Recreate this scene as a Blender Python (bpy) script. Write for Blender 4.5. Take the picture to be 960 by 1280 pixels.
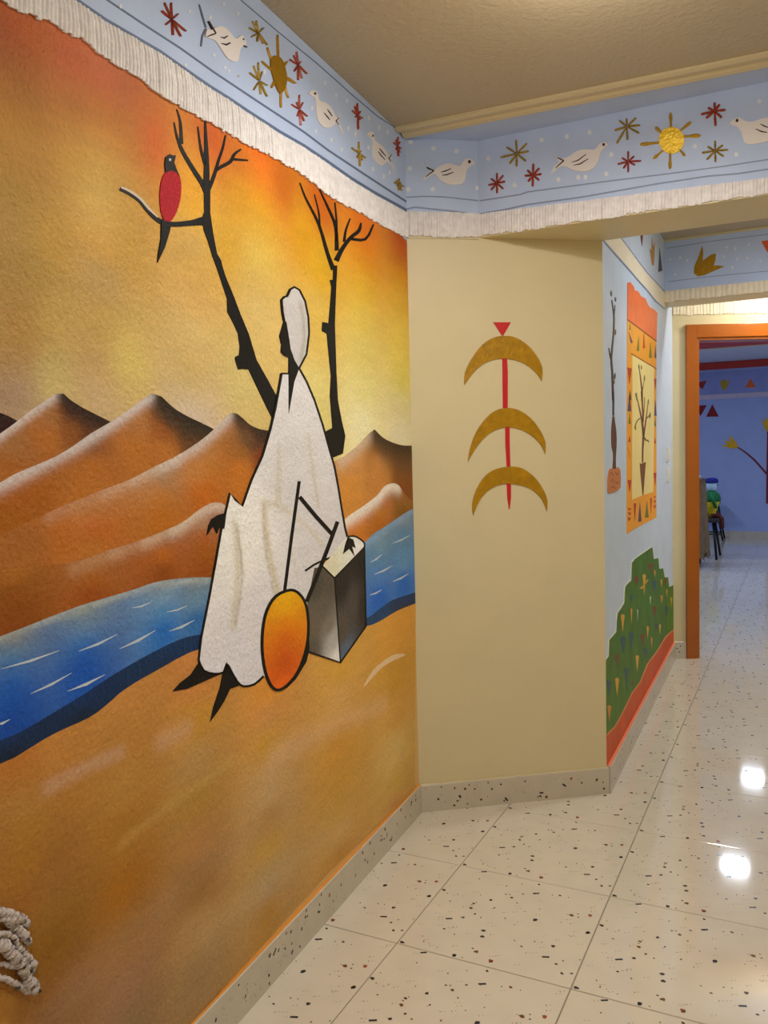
import bpy, bmesh, math, random
from mathutils import Vector, Matrix
from mathutils.geometry import tessellate_polygon, delaunay_2d_cdt

for o in list(bpy.data.objects):
    bpy.data.objects.remove(o, do_unlink=True)
SC = bpy.context.scene
COL = SC.collection

# ------------------------------------------------------------------ camera
cam_data = bpy.data.cameras.new('camera')
cam_data.sensor_fit = 'HORIZONTAL'; cam_data.sensor_width = 36.0
cam_data.lens = 1040.0 * 36.0 / 960.0
cam_data.clip_start = 0.05; cam_data.clip_end = 60
cam = bpy.data.objects.new('camera', cam_data); COL.objects.link(cam)
_r = Vector((0.894854, 0.445677, -0.02468)); _u = Vector((-0.005638, 0.066573, 0.997766)); _f = Vector((-0.446324, 0.892715, -0.062086))
M = Matrix((( _r.x, _u.x, -_f.x, 0.0), (_r.y, _u.y, -_f.y, 0.0), (_r.z, _u.z, -_f.z, 1.3789), (0, 0, 0, 1)))
cam.matrix_world = M
SC.camera = cam

# ------------------------------------------------------------------ world, exposure
w = bpy.data.worlds.new('world'); SC.world = w; w.use_nodes = True
w.node_tree.nodes['Background'].inputs[0].default_value = (0.8, 0.85, 1.0, 1)
w.node_tree.nodes['Background'].inputs[1].default_value = 0.03
SC.view_settings.view_transform = 'Standard'; SC.view_settings.look = 'None'
SC.view_settings.gamma = 1.0; SC.view_settings.use_curve_mapping = False
SC.view_settings.exposure = -0.55

# lamp powers (each lamp's light is made in its builder below)
HALL_W, HALL_C = 24.0, (1.0, 0.95, 0.87)
BACK_FILL_W = 24.0
BAY_W, BAY_C = 16.0, (0.88, 0.95, 1.0)
END_W, END_C = 17.0, (1.0, 0.97, 0.9)
ROOM_W, ROOM_C = 30.0, (0.72, 0.83, 1.0)

CEIL = 2.58
BAY_CEIL = 2.665
ROOM_CEIL = 2.81
RIGHT_X = 0.977
FAR_Y = 14.4

PL = {'left': ([-1.3251, 2.8986], [0.06224, -0.99806], [0.99806, 0.06224]), 'facet': ([-1.3251, 2.8986], [0.80136, 0.59818], [0.59818, -0.80136]), 'corr': ([-0.6966, 3.3677], [-0.02255, 0.99975], [0.99975, 0.02255]), 'door': ([-0.7515, 5.8009], [0.89493, 0.4462], [0.4462, -0.89493]), 'beam': ([-1.0995, 3.067], [1.0, 0.0], [0.0, -1.0]), 'beam2': ([-0.7415, 5.3583], [1.0, 0.0], [0.0, -1.0]), 'far': ([-1.2, 14.4], [1.0, 0.0], [0.0, -1.0])}
TILE_ORIGIN = (-1.0230, 2.0588)
G = {
 'sky': ('left',[(0,[1,22089,2421,22323,4025,22302,5630,22191,6737,22164,7755,22240,8702,22280,9446,22229,10159,22204,11065,22101,11436,22098,12256,22065,12914,22041,13616,21989,13919,21979,14253,21948,14573,21930,14848,21971,15104,22015,15482,21995,15842,22006,16145,22006,16482,21990,16726,22038,16959,22080,17271,21996,17535,22017,17708,22020,17961,21951,18168,21904,18437,21851,18636,21829,18820,21836,19305,21774,33000,21703,33000,13140,1,11792])]),
 'dune_far': ('left',[(0,[33000,14844,19604,14837,19285,14745,19121,14698,18942,14623,18970,13050,33000,13140])]),
 'dune_a': ('left',[(0,[33000,13835,20159,13910,19985,14018,19807,14126,19638,14221,19465,14314,19308,14400,19179,14473,19068,14537,18956,14604,18834,14680,18711,14759,18586,14835,18454,14910,18320,14983,18202,15045,18105,15093,18025,15130,17970,15154,17827,15155,17776,15123,17702,15076,17614,15029,17511,14984,17394,14939,17276,14896,17158,14857,17039,14820,16924,14784,16804,14745,16688,14708,16606,14681,16199,12864,33000,12130])]),
 'dune_b': ('left',[(0,[33000,13267,20174,13301,19969,13352,19776,13406,19624,13462,19486,13521,19362,13576,19260,13621,19173,13662,19072,13703,18945,13745,18803,13788,18652,13833,18488,13881,18314,13933,18143,13989,17983,14051,17827,14118,17669,14190,17506,14271,17341,14358,17171,14443,16992,14520,16808,14595,16630,14669,16465,14743,16307,14817,16146,14895,15972,14986,15795,15082,15634,15166,15491,15234,15367,15289,15280,15326,14971,15272,14870,15213,14723,15129,14569,15051,14421,14993,14266,14942,14106,14894,13942,14850,13773,14809,13597,14766,13393,14712,13181,14655,13029,14614,12051,12587,15290,11077,33000,10741])]),
 'dune_c': ('left',[(0,[33000,12383,20132,12465,19775,12586,19419,12702,19108,12792,18806,12874,18527,12949,18304,13011,18113,13065,17880,13125,17542,13206,17150,13298,16798,13378,16555,13429,16366,13466,16156,13515,15886,13594,15589,13688,15302,13778,15043,13851,14796,13919,14544,13996,14272,14091,13993,14197,13729,14304,13495,14408,13279,14512,13072,14619,12863,14739,12665,14861,12501,14956,12383,15008,12303,15031,12251,15044,12073,15038,12001,15010,11898,14969,11790,14924,11691,14875,11588,14822,11463,14774,11309,14731,11130,14694,10927,14665,10660,14650,10363,14644,10149,14641,10288,12469,12180,10591,17681,10841,33000,10615])]),
 'dune_d': ('left',[(0,[33000,12130,20160,12126,19817,12120,19458,12110,19107,12094,18740,12074,18398,12058,18107,12047,17851,12042,17603,12049,17358,12075,17122,12115,16879,12152,16620,12178,16352,12200,16076,12229,15788,12270,15492,12317,15206,12366,14939,12412,14685,12459,14446,12514,14226,12587,14024,12670,13831,12743,13646,12801,13472,12848,13305,12879,13148,12890,13000,12883,12852,12853,12688,12780,12524,12682,12408,12610,12180,10591,17691,10691,33000,10488])]),
 'dune_e': ('left',[(0,[8641,13508,8128,13581,7378,13687,6731,13785,6389,13845,6190,13890,5965,13953,5637,14052,5278,14172,4934,14296,4617,14425,4318,14557,4054,14670,3825,14752,3634,14812,3504,14852,3504,14852,3334,14781,3087,14680,2819,14589,2547,14524,2253,14469,1945,14422,1613,14380,1265,14346,936,14323,617,14314,319,14316,1,14319,1,9949,7843,10393,8715,12363])]),
 'dune_f': ('left',[(0,[7797,11107,7538,11249,7162,11453,6796,11641,6504,11779,6227,11897,5913,12005,5523,12102,5089,12189,4663,12278,4257,12373,3862,12469,3511,12567,3235,12675,3010,12784,2784,12869,2532,12921,2278,12949,2038,12956,1824,12946,1626,12915,1427,12855,1222,12752,1017,12618,808,12494,571,12386,330,12287,1,12219,1,9949,6239,9662])]),
 'river': ('left',[(0,[33000,10893,20331,10910,20128,10935,19937,10957,19793,10971,19665,10982,19531,10993,19388,11007,19238,11022,19072,11039,18887,11061,18683,11086,18459,11112,18205,11140,17928,11169,17658,11193,17414,11209,17181,11219,16939,11229,16675,11240,16401,11252,16139,11265,15912,11284,15700,11305,15462,11316,15174,11311,14855,11295,14527,11270,14207,11240,13877,11201,13515,11146,13049,11058,12537,10950,12161,10870,12257,9393,12775,9440,13459,9500,13998,9541,14279,9552,14452,9547,14640,9533,14886,9509,15144,9476,15396,9444,15642,9417,15882,9391,16106,9363,16311,9333,16502,9300,16673,9264,16814,9221,16938,9176,17076,9132,17224,9089,17384,9049,17589,9018,17870,9003,18186,8997,18471,8985,18711,8959,18926,8927,19101,8900,19221,8881,19305,8867,19389,8857,19479,8854,19568,8855,19672,8853,19793,8848,19927,8839,20077,8822,20269,8788,20473,8748,33000,8719])]),
 'river_bank': ('left',[(0,[33000,9225,20335,9229,19975,9236,19646,9244,19427,9250,19255,9258,19077,9273,18873,9300,18661,9336,18445,9372,18225,9407,18001,9443,17770,9483,17534,9531,17293,9584,17043,9635,16782,9681,16513,9724,16237,9765,15949,9805,15653,9842,15368,9874,15106,9899,14857,9918,14615,9926,14408,9920,14209,9903,13914,9873,13388,9818,12732,9747,12238,9692,12257,9393,12775,9440,13459,9500,13998,9541,14279,9552,14452,9547,14640,9533,14886,9509,15144,9476,15396,9444,15642,9417,15882,9391,16106,9363,16311,9333,16502,9300,16673,9264,16814,9221,16938,9176,17076,9132,17224,9089,17384,9049,17589,9018,17870,9003,18186,8997,18471,8985,18711,8959,18926,8927,19101,8900,19221,8881,19305,8867,19389,8857,19479,8854,19568,8855,19672,8853,19793,8848,19927,8839,20077,8822,20269,8788,20473,8748,33000,8719])]),
 'river_r': ('left',[(0,[6742,10740,6439,10783,5997,10845,5563,10910,5186,10970,4822,11032,4498,11097,4257,11166,4063,11236,3818,11304,3473,11363,3072,11420,2653,11483,2224,11559,1777,11643,1340,11722,888,11795,448,11863,1,11911,1,8244,611,8261,1241,8282,1817,8291,2278,8276,2697,8250,3078,8230,3422,8217,3731,8209,4014,8210,4205,8218,4374,8235,4724,8274,5447,8353,6300,8447,6884,8512])]),
 'river_bank_r': ('left',[(0,[6872,8710,6287,8654,5428,8575,4662,8524,4203,8537,3883,8585,3552,8634,3176,8681,2786,8729,2304,8755,1587,8742,748,8704,1,8674,1,8244,611,8261,1241,8282,1817,8291,2278,8276,2697,8250,3078,8230,3422,8217,3731,8209,4014,8210,4205,8218,4374,8235,4724,8274,5447,8353,6300,8447,6884,8512])]),
 'sand': ('left',[(0,[33000,8719,20473,8748,20269,8788,20077,8822,19927,8839,19793,8848,19672,8853,19568,8855,19479,8854,19389,8857,19305,8867,19221,8881,19101,8900,18926,8927,18711,8959,18471,8985,18186,8997,17870,9003,17589,9018,17384,9049,17224,9089,17076,9132,16938,9176,16814,9221,16673,9264,16502,9300,16311,9333,16106,9363,15882,9391,15642,9417,15396,9444,15144,9476,14886,9509,14640,9533,14452,9547,14279,9552,13998,9541,13459,9500,12775,9440,12257,9393,11115,9259,10061,9068,8422,8774,6884,8512,5910,8379,5241,8317,4724,8274,4374,8235,4205,8218,4014,8210,3731,8209,3422,8217,3078,8230,2697,8250,2278,8276,1817,8291,1241,8282,611,8261,1,8244,500,1357,428,1108,7894,1332,13496,1174,17219,892,33000,495])]),
 'wave': ('left',[(1,[19567,10438,18931,10409,18250,10459,18253,10467,18945,10453,19568,10445]),(1,[17775,10338,17251,10345,16712,10441,16716,10449,17274,10393,17778,10346]),(1,[16661,10138,16097,10160,15526,10285,15532,10294,16132,10218,16665,10146]),(1,[15072,10176,14602,10161,14133,10247,14140,10256,14634,10216,15076,10185]),(1,[18965,9850,18480,9871,17982,9977,17987,9985,18503,9916,18968,9858]),(1,[18104,9661,17607,9645,17102,9727,17106,9735,17635,9703,18107,9669]),(1,[19758,9536,19596,9497,19440,9536,19444,9543,19610,9540,19759,9543]),(1,[16253,10894,15951,10862,15644,10907,15649,10916,15963,10897,16255,10902]),(1,[15128,10609,14758,10575,14381,10622,14386,10631,14772,10612,15130,10618])]),
 'wave_r': ('left',[(1,[4188,10345,3643,10369,3139,10498,3160,10511,3723,10429,4203,10359]),(1,[2169,10791,1283,10797,400,10917,419,10932,1351,10863,2181,10806]),(1,[3881,9893,3044,9882,2217,9986,2234,10000,3114,9953,3892,9908]),(1,[4328,9247,3763,9205,3219,9268,3236,9283,3820,9270,4337,9262]),(1,[2256,9410,1445,9386,657,9483,678,9499,1526,9462,2269,9425])]),
 'tree1': ('left',[(0,[13111,20317,13132,19656,13227,19504,13182,19229,13025,19003,12863,18696,12701,18459,12501,18119,12316,17808,12320,17481,12106,17281,11883,17024,11820,16710,11871,16487,12037,16431,12058,16370,11930,16132,11746,16163,11448,16176,11018,15695,10338,14956,9827,14974,9880,15491,10019,15526,10558,16019,11047,16451,11389,17087,11732,17511,12061,17973,12351,18338,12473,18561,12506,18668,12678,18803,12807,19257,12896,19702,12859,20261])]),
 'twig1': ('left',[(1,[14061,21640,14032,21583,13994,21498,13967,21390,13964,21232,13971,21047,13978,20915,13847,20961,13852,21090,13860,21271,13881,21428,13928,21532,13988,21608,14030,21657]),(1,[14180,21316,14161,21230,14133,21109,14096,20996,14056,20910,14006,20832,13939,20753,13845,20668,13734,20582,13617,20496,13491,20407,13359,20319,13255,20243,13190,20180,13149,20127,13122,20090,12942,20177,12969,20216,13014,20274,13089,20343,13205,20419,13346,20503,13480,20586,13603,20667,13720,20749,13820,20826,13897,20895,13959,20962,14013,21038,14065,21141,14109,21255,14139,21335]),(1,[13284,21536,13271,21408,13252,21228,13224,21062,13177,20930,13122,20816,13082,20738,12946,20804,12997,20877,13069,20982,13132,21103,13177,21259,13213,21432,13238,21555]),(1,[12996,21770,13004,21640,13015,21453,13029,21262,13042,21081,13058,20896,13075,20719,13098,20536,13123,20360,13141,20237,12881,20309,12874,20430,12865,20604,12862,20785,12866,20959,12875,21138,12886,21312,12899,21495,12914,21673,12925,21797]),(1,[12152,21731,12193,21637,12252,21504,12316,21371,12383,21250,12455,21126,12529,20998,12601,20865,12674,20731,12752,20596,12848,20446,12951,20294,13023,20187,12871,20194,12803,20301,12706,20456,12615,20610,12546,20748,12485,20882,12424,21013,12355,21139,12284,21264,12220,21388,12166,21522,12120,21653,12090,21745]),(1,[11465,21638,11555,21582,11684,21500,11805,21411,11881,21325,11933,21250,11995,21186,12110,21110,12261,21023,12395,20943,12493,20876,12565,20823,12612,20787,12541,20754,12491,20788,12416,20836,12324,20894,12195,20968,12035,21060,11890,21159,11804,21255,11762,21334,11715,21399,11623,21476,11507,21557,11423,21616]),(1,[11127,21474,11223,21449,11358,21415,11496,21379,11640,21344,11788,21308,11891,21283,11907,21215,11804,21244,11654,21285,11507,21326,11367,21367,11231,21407,11135,21436]),(1,[13037,19611,13101,19581,13196,19538,13303,19490,13404,19444,13504,19398,13640,19346,13843,19277,14078,19202,14281,19145,14429,19112,14548,19095,14658,19088,14773,19088,14888,19097,14992,19114,15079,19140,15154,19174,15224,19208,15282,19243,15336,19279,15408,19312,15507,19337,15620,19358,15728,19374,15836,19384,15939,19388,16009,19391,16054,19321,15983,19320,15881,19318,15777,19310,15674,19295,15566,19274,15474,19250,15410,19221,15359,19187,15301,19151,15232,19113,15158,19074,15072,19039,14972,19006,14859,18979,14730,18966,14594,18974,14452,18999,14287,19036,14072,19092,13831,19162,13621,19222,13473,19263,13362,19293,13270,19315,13174,19330,13083,19341,13019,19349])]),
 'branch_light': ('left',[(1,[16014,19380,15952,19379,15864,19377,15768,19370,15664,19356,15550,19336,15446,19309,15361,19271,15283,19225,15196,19181,15084,19141,14965,19106,14881,19082,14853,19107,14929,19138,15036,19184,15137,19229,15219,19273,15300,19319,15393,19359,15503,19387,15621,19408,15730,19421,15834,19425,15928,19421,15992,19418])]),
 'bird_body': ('left',[(0,[14574,20109,14473,20197,14362,20260,14253,20293,14154,20292,14079,20250,14026,20173,13999,20063,14000,19926,14035,19757,14096,19582,14177,19422,14272,19283,14370,19172,14468,19095,14560,19056,14642,19064,14710,19135,14758,19251,14779,19410,14776,19584,14751,19738,14708,19879,14650,20003])]),
 'bird_head': ('left',[(0,[14521,20459,14373,20568,14260,20573,14154,20619,14192,20513,14228,20439,14162,20334,14046,20179,14178,20241,14365,20222,14543,20119,14562,20292])]),
 'bird_tail': ('left',[(0,[14762,19047,14406,19111,14482,18886,14678,18498,14950,18119,14907,18325,14797,18657])]),
 'bird_eye': ('left',[(0,[14421,20453,14368,20482,14329,20464,14362,20422,14413,20412])]),
 'twig2': ('left',[(1,[8422,21679,8358,21599,8259,21480,8112,21338,7886,21175,7609,20988,7361,20781,7172,20537,7012,20270,6868,20038,6732,19856,6616,19714,6536,19617,6229,19729,6330,19818,6477,19949,6639,20118,6804,20343,6986,20605,7200,20848,7474,21052,7772,21232,8013,21386,8173,21520,8283,21633,8355,21709]),(1,[7535,21604,7468,21482,7375,21308,7306,21143,7282,20999,7282,20864,7283,20771,7169,20800,7171,20894,7178,21029,7211,21175,7295,21338,7403,21507,7480,21626]),(1,[7211,21842,7060,21725,6844,21557,6643,21390,6479,21258,6335,21131,6238,20975,6209,20738,6227,20468,6244,20275,5953,20340,5959,20531,5974,20800,6033,21040,6154,21203,6315,21331,6496,21458,6723,21614,6969,21769,7141,21877]),(1,[6190,21741,6168,21601,6138,21398,6125,21186,6144,20957,6179,20718,6206,20550,6040,20586,6024,20753,6004,20990,6000,21219,6029,21430,6075,21629,6108,21767]),(1,[5087,21544,5195,21424,5345,21253,5473,21086,5554,20931,5611,20783,5649,20681,5457,20715,5430,20815,5388,20959,5327,21105,5223,21264,5097,21432,5005,21551]),(1,[4265,21608,4325,21525,4413,21412,4524,21310,4675,21221,4892,21109,5133,20969,5376,20800,5621,20617,5843,20441,6040,20264,6211,20097,6326,19982,5993,19984,5897,20099,5757,20262,5592,20430,5395,20599,5167,20778,4947,20935,4732,21058,4503,21171,4299,21299,4194,21436,4163,21552,4150,21628]),(1,[3221,21823,3402,21634,3661,21378,3939,21187,4301,21081,4747,21002,5067,20950,5107,20860,4784,20910,4304,20993,3831,21139,3499,21377,3263,21643,3106,21833])]),
 'tree2': ('left',[(0,[6386,19791,6441,19352,6663,19304,6561,19111,6647,18706,6828,17981,7228,17960,7292,17692,6968,17651,6859,16919,6767,16396,6877,15782,6759,14814,7306,14680,7576,14556,7525,13722,6928,13885,6076,14037,5866,14585,6087,15039,6330,15692,6373,16510,6391,17976,6282,18815,6104,19848])]),
 'robe': ('left',[(0,[14054,9305,13919,9805,13545,10677,13233,11465,12952,12204,12690,12727,12518,13074,12283,12899,11990,12729,11516,13369,10943,13978,10493,14682,10193,15260,9943,15854,9803,16209,9437,16241,9463,15148,9102,16054,8800,16437,8393,16108,7932,15601,7465,14915,7070,14201,6741,13638,6504,12963,6303,12285,6110,11682,5953,11370,6147,11101,6845,10877,7657,10850,7938,10526,8377,9996,8715,9349,9045,8716,10369,7894,11262,8229,11712,8134,12223,8212,12502,8406,12763,8746,12933,8965,13072,8783,13446,8837,13875,9019])]),
 'robe_outline': ('left',[(1,[14017,9294,13882,9793,13508,10667,13195,11456,12913,12196,12650,12719,12492,13056,12315,12885,11957,12712,11474,13359,10899,13969,10445,14676,10144,15257,9892,15853,9752,16209,9855,16209,9993,15855,10242,15263,10540,14687,10987,13987,11557,13380,12023,12746,12251,12914,12545,13093,12729,12735,12991,12212,13271,11474,13582,10688,13955,9816,14090,9316]),(1,[8850,16419,8446,16092,7990,15588,7525,14905,7133,14193,6805,13632,6571,12961,6371,12284,6178,11682,6022,11369,5884,11371,6041,11682,6235,12285,6437,12965,6675,13643,7007,14209,7404,14925,7875,15614,8339,16124,8749,16454]),(1,[14091,9306,14028,9172,13904,9008,13687,8893,13451,8813,13235,8760,13040,8758,12948,8866,12916,8938,12895,8885,12804,8744,12679,8572,12540,8401,12407,8279,12232,8188,11972,8127,11690,8104,11424,8147,11227,8201,11297,8258,11488,8205,11734,8163,11987,8183,12215,8236,12348,8306,12464,8412,12599,8578,12723,8748,12817,8892,12951,8992,13030,8902,13103,8807,13247,8813,13442,8860,13661,8934,13847,9030,13954,9176,14016,9305]),(1,[9805,16188,9439,16219,9436,16263,9802,16231]),(1,[6021,11384,6204,11124,6879,10906,7679,10880,8305,10812,8854,10706,8792,10652,8248,10756,7635,10821,6811,10848,6089,11078,5886,11355])]),
 'fold': ('left',[(1,[10199,14190,10223,14050,10259,13846,10299,13612,10348,13317,10401,12992,10438,12761,10101,12735,10072,12970,10032,13301,10002,13602,9989,13841,9986,14048,9985,14189]),(1,[8471,14653,8463,14441,8449,14138,8425,13841,8393,13582,8350,13330,8290,13089,8192,12842,8075,12608,7991,12445,7739,12453,7776,12620,7830,12858,7893,13106,7966,13347,8048,13598,8131,13856,8221,14151,8311,14450,8374,14660]),(1,[12400,12350,12395,12149,12388,11864,12383,11606,12375,11422,12369,11272,12380,11124,12417,10955,12471,10769,12521,10561,12557,10300,12586,10024,12605,9828,12501,9800,12402,9975,12260,10226,12135,10467,12037,10665,11953,10858,11910,11055,11928,11240,11989,11409,12061,11596,12153,11859,12256,12148,12329,12351]),(1,[11032,12726,11055,12529,11085,12251,11098,11992,11085,11801,11054,11631,11011,11445,10953,11212,10882,10958,10810,10730,10733,10538,10655,10374,10601,10263,10111,10261,10164,10374,10240,10536,10323,10725,10418,10951,10521,11207,10610,11442,10676,11628,10729,11793,10778,11979,10830,12239,10879,12522,10912,12722]),(1,[10896,12751,10763,12734,10574,12708,10387,12671,10217,12621,10035,12556,9831,12474,9590,12371,9326,12251,9077,12126,8867,12001,8673,11870,8472,11741,8231,11601,7983,11462,7805,11363,7649,11412,7802,11520,8022,11671,8251,11818,8473,11943,8706,12065,8949,12185,9211,12311,9481,12434,9727,12540,9939,12625,10133,12695,10328,12749,10543,12784,10744,12803,10881,12813]),(1,[9815,12436,9811,12207,9800,11878,9750,11542,9624,11204,9458,10858,9321,10588,9246,10444,9202,10379,9175,10342,9085,10343,9098,10380,9123,10444,9187,10589,9328,10860,9505,11206,9640,11540,9698,11873,9717,12202,9727,12432])]),
 'face': ('left',[(0,[9565,17684,9450,17636,9366,17348,9259,16923,9063,16650,8800,16437,9102,16054,9496,15118,9452,15808,9364,16692,9584,16707,9796,16792,9752,17012,9842,17216,9726,17410])]),
 'head_scarf': ('left',[(0,[9675,18206,9525,18306,9345,18369,9166,18581,8933,18682,8643,18651,8328,18390,8162,17961,8142,17506,8343,16882,8799,16452,9063,16650,9259,16923,9366,17348,9450,17636,9565,17684,9639,17889])]),
 'scarf_outline': ('left',[(1,[9514,17675,9587,17900,9623,18212,9496,18290,9304,18360,9124,18572,8939,18654,8690,18627,8384,18372,8221,17949,8201,17500,8399,16883,8848,16460,8749,16444,8287,16880,8083,17513,8103,17973,8272,18407,8597,18675,8926,18709,9208,18590,9386,18378,9554,18323,9727,18200,9691,17878,9619,17650])]),
 'scarf_fold': ('left',[(1,[8718,18178,8676,18090,8619,17962,8578,17817,8559,17646,8554,17452,8567,17269,8608,17093,8669,16922,8714,16803,8622,16802,8536,16922,8415,17098,8327,17289,8297,17486,8302,17690,8339,17869,8427,18015,8544,18131,8628,18207])]),
 'hand_l': ('left',[(0,[12721,12612,13038,12586,13330,12502,13468,12362,13546,12143,13377,12279,13258,12345,13140,12144,13048,12270,12980,12293,12831,12232])]),
 'hand_r': ('left',[(0,[5952,11387,5541,11258,5376,10968,5645,11048,5472,10705,5859,10994,6335,10881,6142,11177])]),
 'foot_l': ('left',[(0,[14057,9250,13786,8940,13174,8769,13986,8764,14534,8760,15049,8843,14785,8953,14366,9047])]),
 'foot_r': ('left',[(0,[12932,8985,12698,8670,12438,8283,12827,8305,13083,8079,13398,7895,13702,7754,13553,8056,13263,8441,13105,8791])]),
 'stick': ('left',[(1,[9096,13265,9626,11763,10120,10274,9966,10239,9467,11737,8930,13248]),(1,[9103,12786,8174,12174,7169,11563,6980,11621,7995,12232,8933,12844]),(1,[6757,11955,7485,11189,8363,10320,8899,9820,8698,9746,8153,10250,7259,11125,6518,11897])]),
 'drum': ('left',[(0,[9702,10263,9499,10216,9329,10139,9180,10045,9049,9943,8940,9825,8855,9684,8793,9513,8756,9319,8745,9121,8761,8922,8804,8721,8881,8526,8998,8338,9148,8159,9311,8007,9486,7889,9674,7797,9865,7728,10067,7678,10272,7650,10456,7652,10610,7686,10743,7747,10866,7841,10984,7974,11091,8138,11176,8314,11237,8505,11278,8710,11298,8909,11297,9099,11276,9285,11236,9460,11181,9623,11108,9775,11006,9911,10870,10034,10702,10142,10504,10220,10251,10264,9963,10278])]),
 'drum_rim': ('left',[(1,[9717,10228,9527,10184,9378,10115,9239,10028,9116,9932,9014,9822,8933,9687,8873,9521,8837,9331,8827,9136,8843,8940,8885,8742,8960,8551,9075,8366,9222,8190,9382,8040,9552,7924,9734,7834,9920,7767,10115,7718,10310,7692,10475,7693,10599,7720,10704,7768,10811,7850,10922,7975,11026,8134,11110,8308,11171,8496,11211,8699,11231,8897,11230,9085,11209,9270,11169,9443,11115,9604,11043,9754,10943,9887,10810,10007,10648,10111,10459,10185,10220,10226,9943,10239,9702,10225,9514,10180,9485,10251,9703,10301,9982,10317,10282,10302,10548,10255,10757,10173,10929,10062,11068,9935,11173,9796,11247,9641,11302,9477,11342,9301,11363,9114,11364,8922,11344,8721,11303,8515,11242,8321,11155,8141,11045,7973,10921,7833,10783,7727,10620,7651,10437,7612,10234,7608,10019,7637,9810,7688,9613,7759,9420,7853,9240,7974,9073,8129,8921,8310,8801,8502,8723,8699,8679,8904,8663,9106,8674,9308,8712,9505,8776,9682,8865,9829,8981,9954,9121,10063,9281,10162,9471,10248,9688,10298])]),
 'drum_side': ('left',[(0,[8745,9121,8710,8411,8910,8066,9562,7726,10097,7601,10457,7638,9865,7728,9311,8007,8881,8526])]),
 'box_top': ('left',[(0,[7737,10668,6960,10204,4683,10947,4675,11080,5231,11301,5952,11395])]),
 'box_left': ('left',[(0,[8248,10686,7737,10668,6960,10204,6722,7519,8733,8299,8738,9750])]),
 'box_right': ('left',[(0,[6960,10204,4683,10947,4724,8274,6722,7519])]),
 'box_outline': ('left',[(1,[6917,10179,4743,10937,4792,8293,6746,7550,8715,8319,8751,8278,6698,7488,4655,8255,4623,10957,7003,10229]),(1,[7774,10655,7000,10192,6921,10216,7699,10680]),(1,[7004,10209,6767,7528,6677,7509,6916,10199]),(1,[5942,11361,5738,11361,5484,11344,5248,11281,5023,11199,4846,11120,4736,11049,4725,10983,4748,10931,4622,10910,4597,10970,4617,11058,4754,11148,4948,11235,5190,11322,5462,11393,5750,11413,5963,11413])]),
 'streak': ('left',[(0,[5044,6288,4741,6457,4229,6654,3712,6733,3171,6766,2687,6787,2201,6761,1538,6628,1105,6497,1435,6498,2061,6537,2687,6572,3327,6575,3932,6483,4448,6378,4866,6299])]),
 'frieze_left_bg': ('left',[(0,[1,25790,1,21980,2425,22267,4028,22250,5633,22141,6740,22116,7758,22193,8704,22236,9449,22186,10162,22162,11068,22061,11438,22058,12259,22027,12916,22004,13618,21953,13921,21944,14255,21913,14576,21896,14850,21937,15107,21981,15484,21962,15845,21974,16147,21974,16484,21960,16728,22008,16961,22050,17273,21967,17537,21988,17709,21992,17963,21922,18170,21876,18439,21823,18638,21802,18822,21809,19307,21748,33000,21678,33000,25790])]),
 'frieze_left_line': ('left',[(1,[33000,22408,18793,22479,17918,22506,17029,22522,16268,22517,15088,22597,14591,22633,13781,22622,12747,22620,11966,22650,11027,22660,9540,22695,8089,22783,6625,22802,4982,22801,3086,22871,611,23032,1,23050,1,23175,472,23155,2963,22984,4862,22907,6515,22903,7997,22878,9458,22785,10951,22744,11896,22730,12681,22697,13719,22696,14536,22703,15040,22666,16223,22582,16986,22583,17880,22565,18760,22534,33000,22459]),(1,[18072,22868,17111,22920,16190,22931,15059,22965,13871,23020,12523,23028,10645,23088,9173,23143,8054,23181,6587,23167,4007,23248,576,23373,1,23396,1,23485,466,23461,3917,23327,6509,23239,7983,23249,9110,23208,10589,23149,12475,23084,13828,23072,15022,23015,16157,22977,17082,22963,18046,22909]),(1,[11242,25318,9389,25376,7152,25489,5249,25521,4776,25519,2500,25606,1176,25763,1,25790,1,25790,1123,25790,2446,25651,4726,25561,5200,25563,7110,25528,9354,25411,11211,25351])]),
 'dove1_body': ('left',[(0,[12430,24114,12330,24182,12229,24238,12128,24275,12028,24296,11931,24301,11827,24291,11699,24257,11575,24237,11486,24284,11411,24351,11339,24411,11272,24455,11201,24464,11139,24443,11085,24386,11066,24319,11128,24274,11218,24225,11297,24152,11366,24062,11407,23946,11444,23832,11490,23752,11558,23692,11684,23646,11820,23619,11925,23615,12021,23630,12118,23667,12214,23712,12310,23757,12403,23791,12484,23797,12571,23785,12698,23748,12810,23719,12851,23728,12853,23766,12824,23850,12773,23933,12709,23951,12630,23966,12534,24034])]),
 'dove1_tail': ('left',[(1,[13066,24342,12973,24150,12837,23926,12781,23960,12909,24190,13020,24371]),(1,[12846,23912,12995,23681,13063,23414,13008,23433,12932,23700,12794,23922])]),
 'dove1_mark': ('left',[(1,[12735,24115,12608,24025,12465,23957,12413,23996,12547,24071,12691,24148]),(1,[12448,23988,12622,23878,12806,23749,12792,23736,12603,23856,12431,23965]),(1,[12249,23968,12080,24009,11925,24134,11951,24146,12090,24042,12242,23985]),(1,[12234,23832,12002,23882,11810,24022,11838,24039,12005,23925,12226,23848]),(1,[11225,24220,11051,24251,11034,24277,11210,24242])]),
 'dove1_eye': ('left',[(0,[11169,24402,11181,24380,11209,24361,11236,24356,11246,24368,11233,24390,11206,24409,11179,24414])]),
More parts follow.
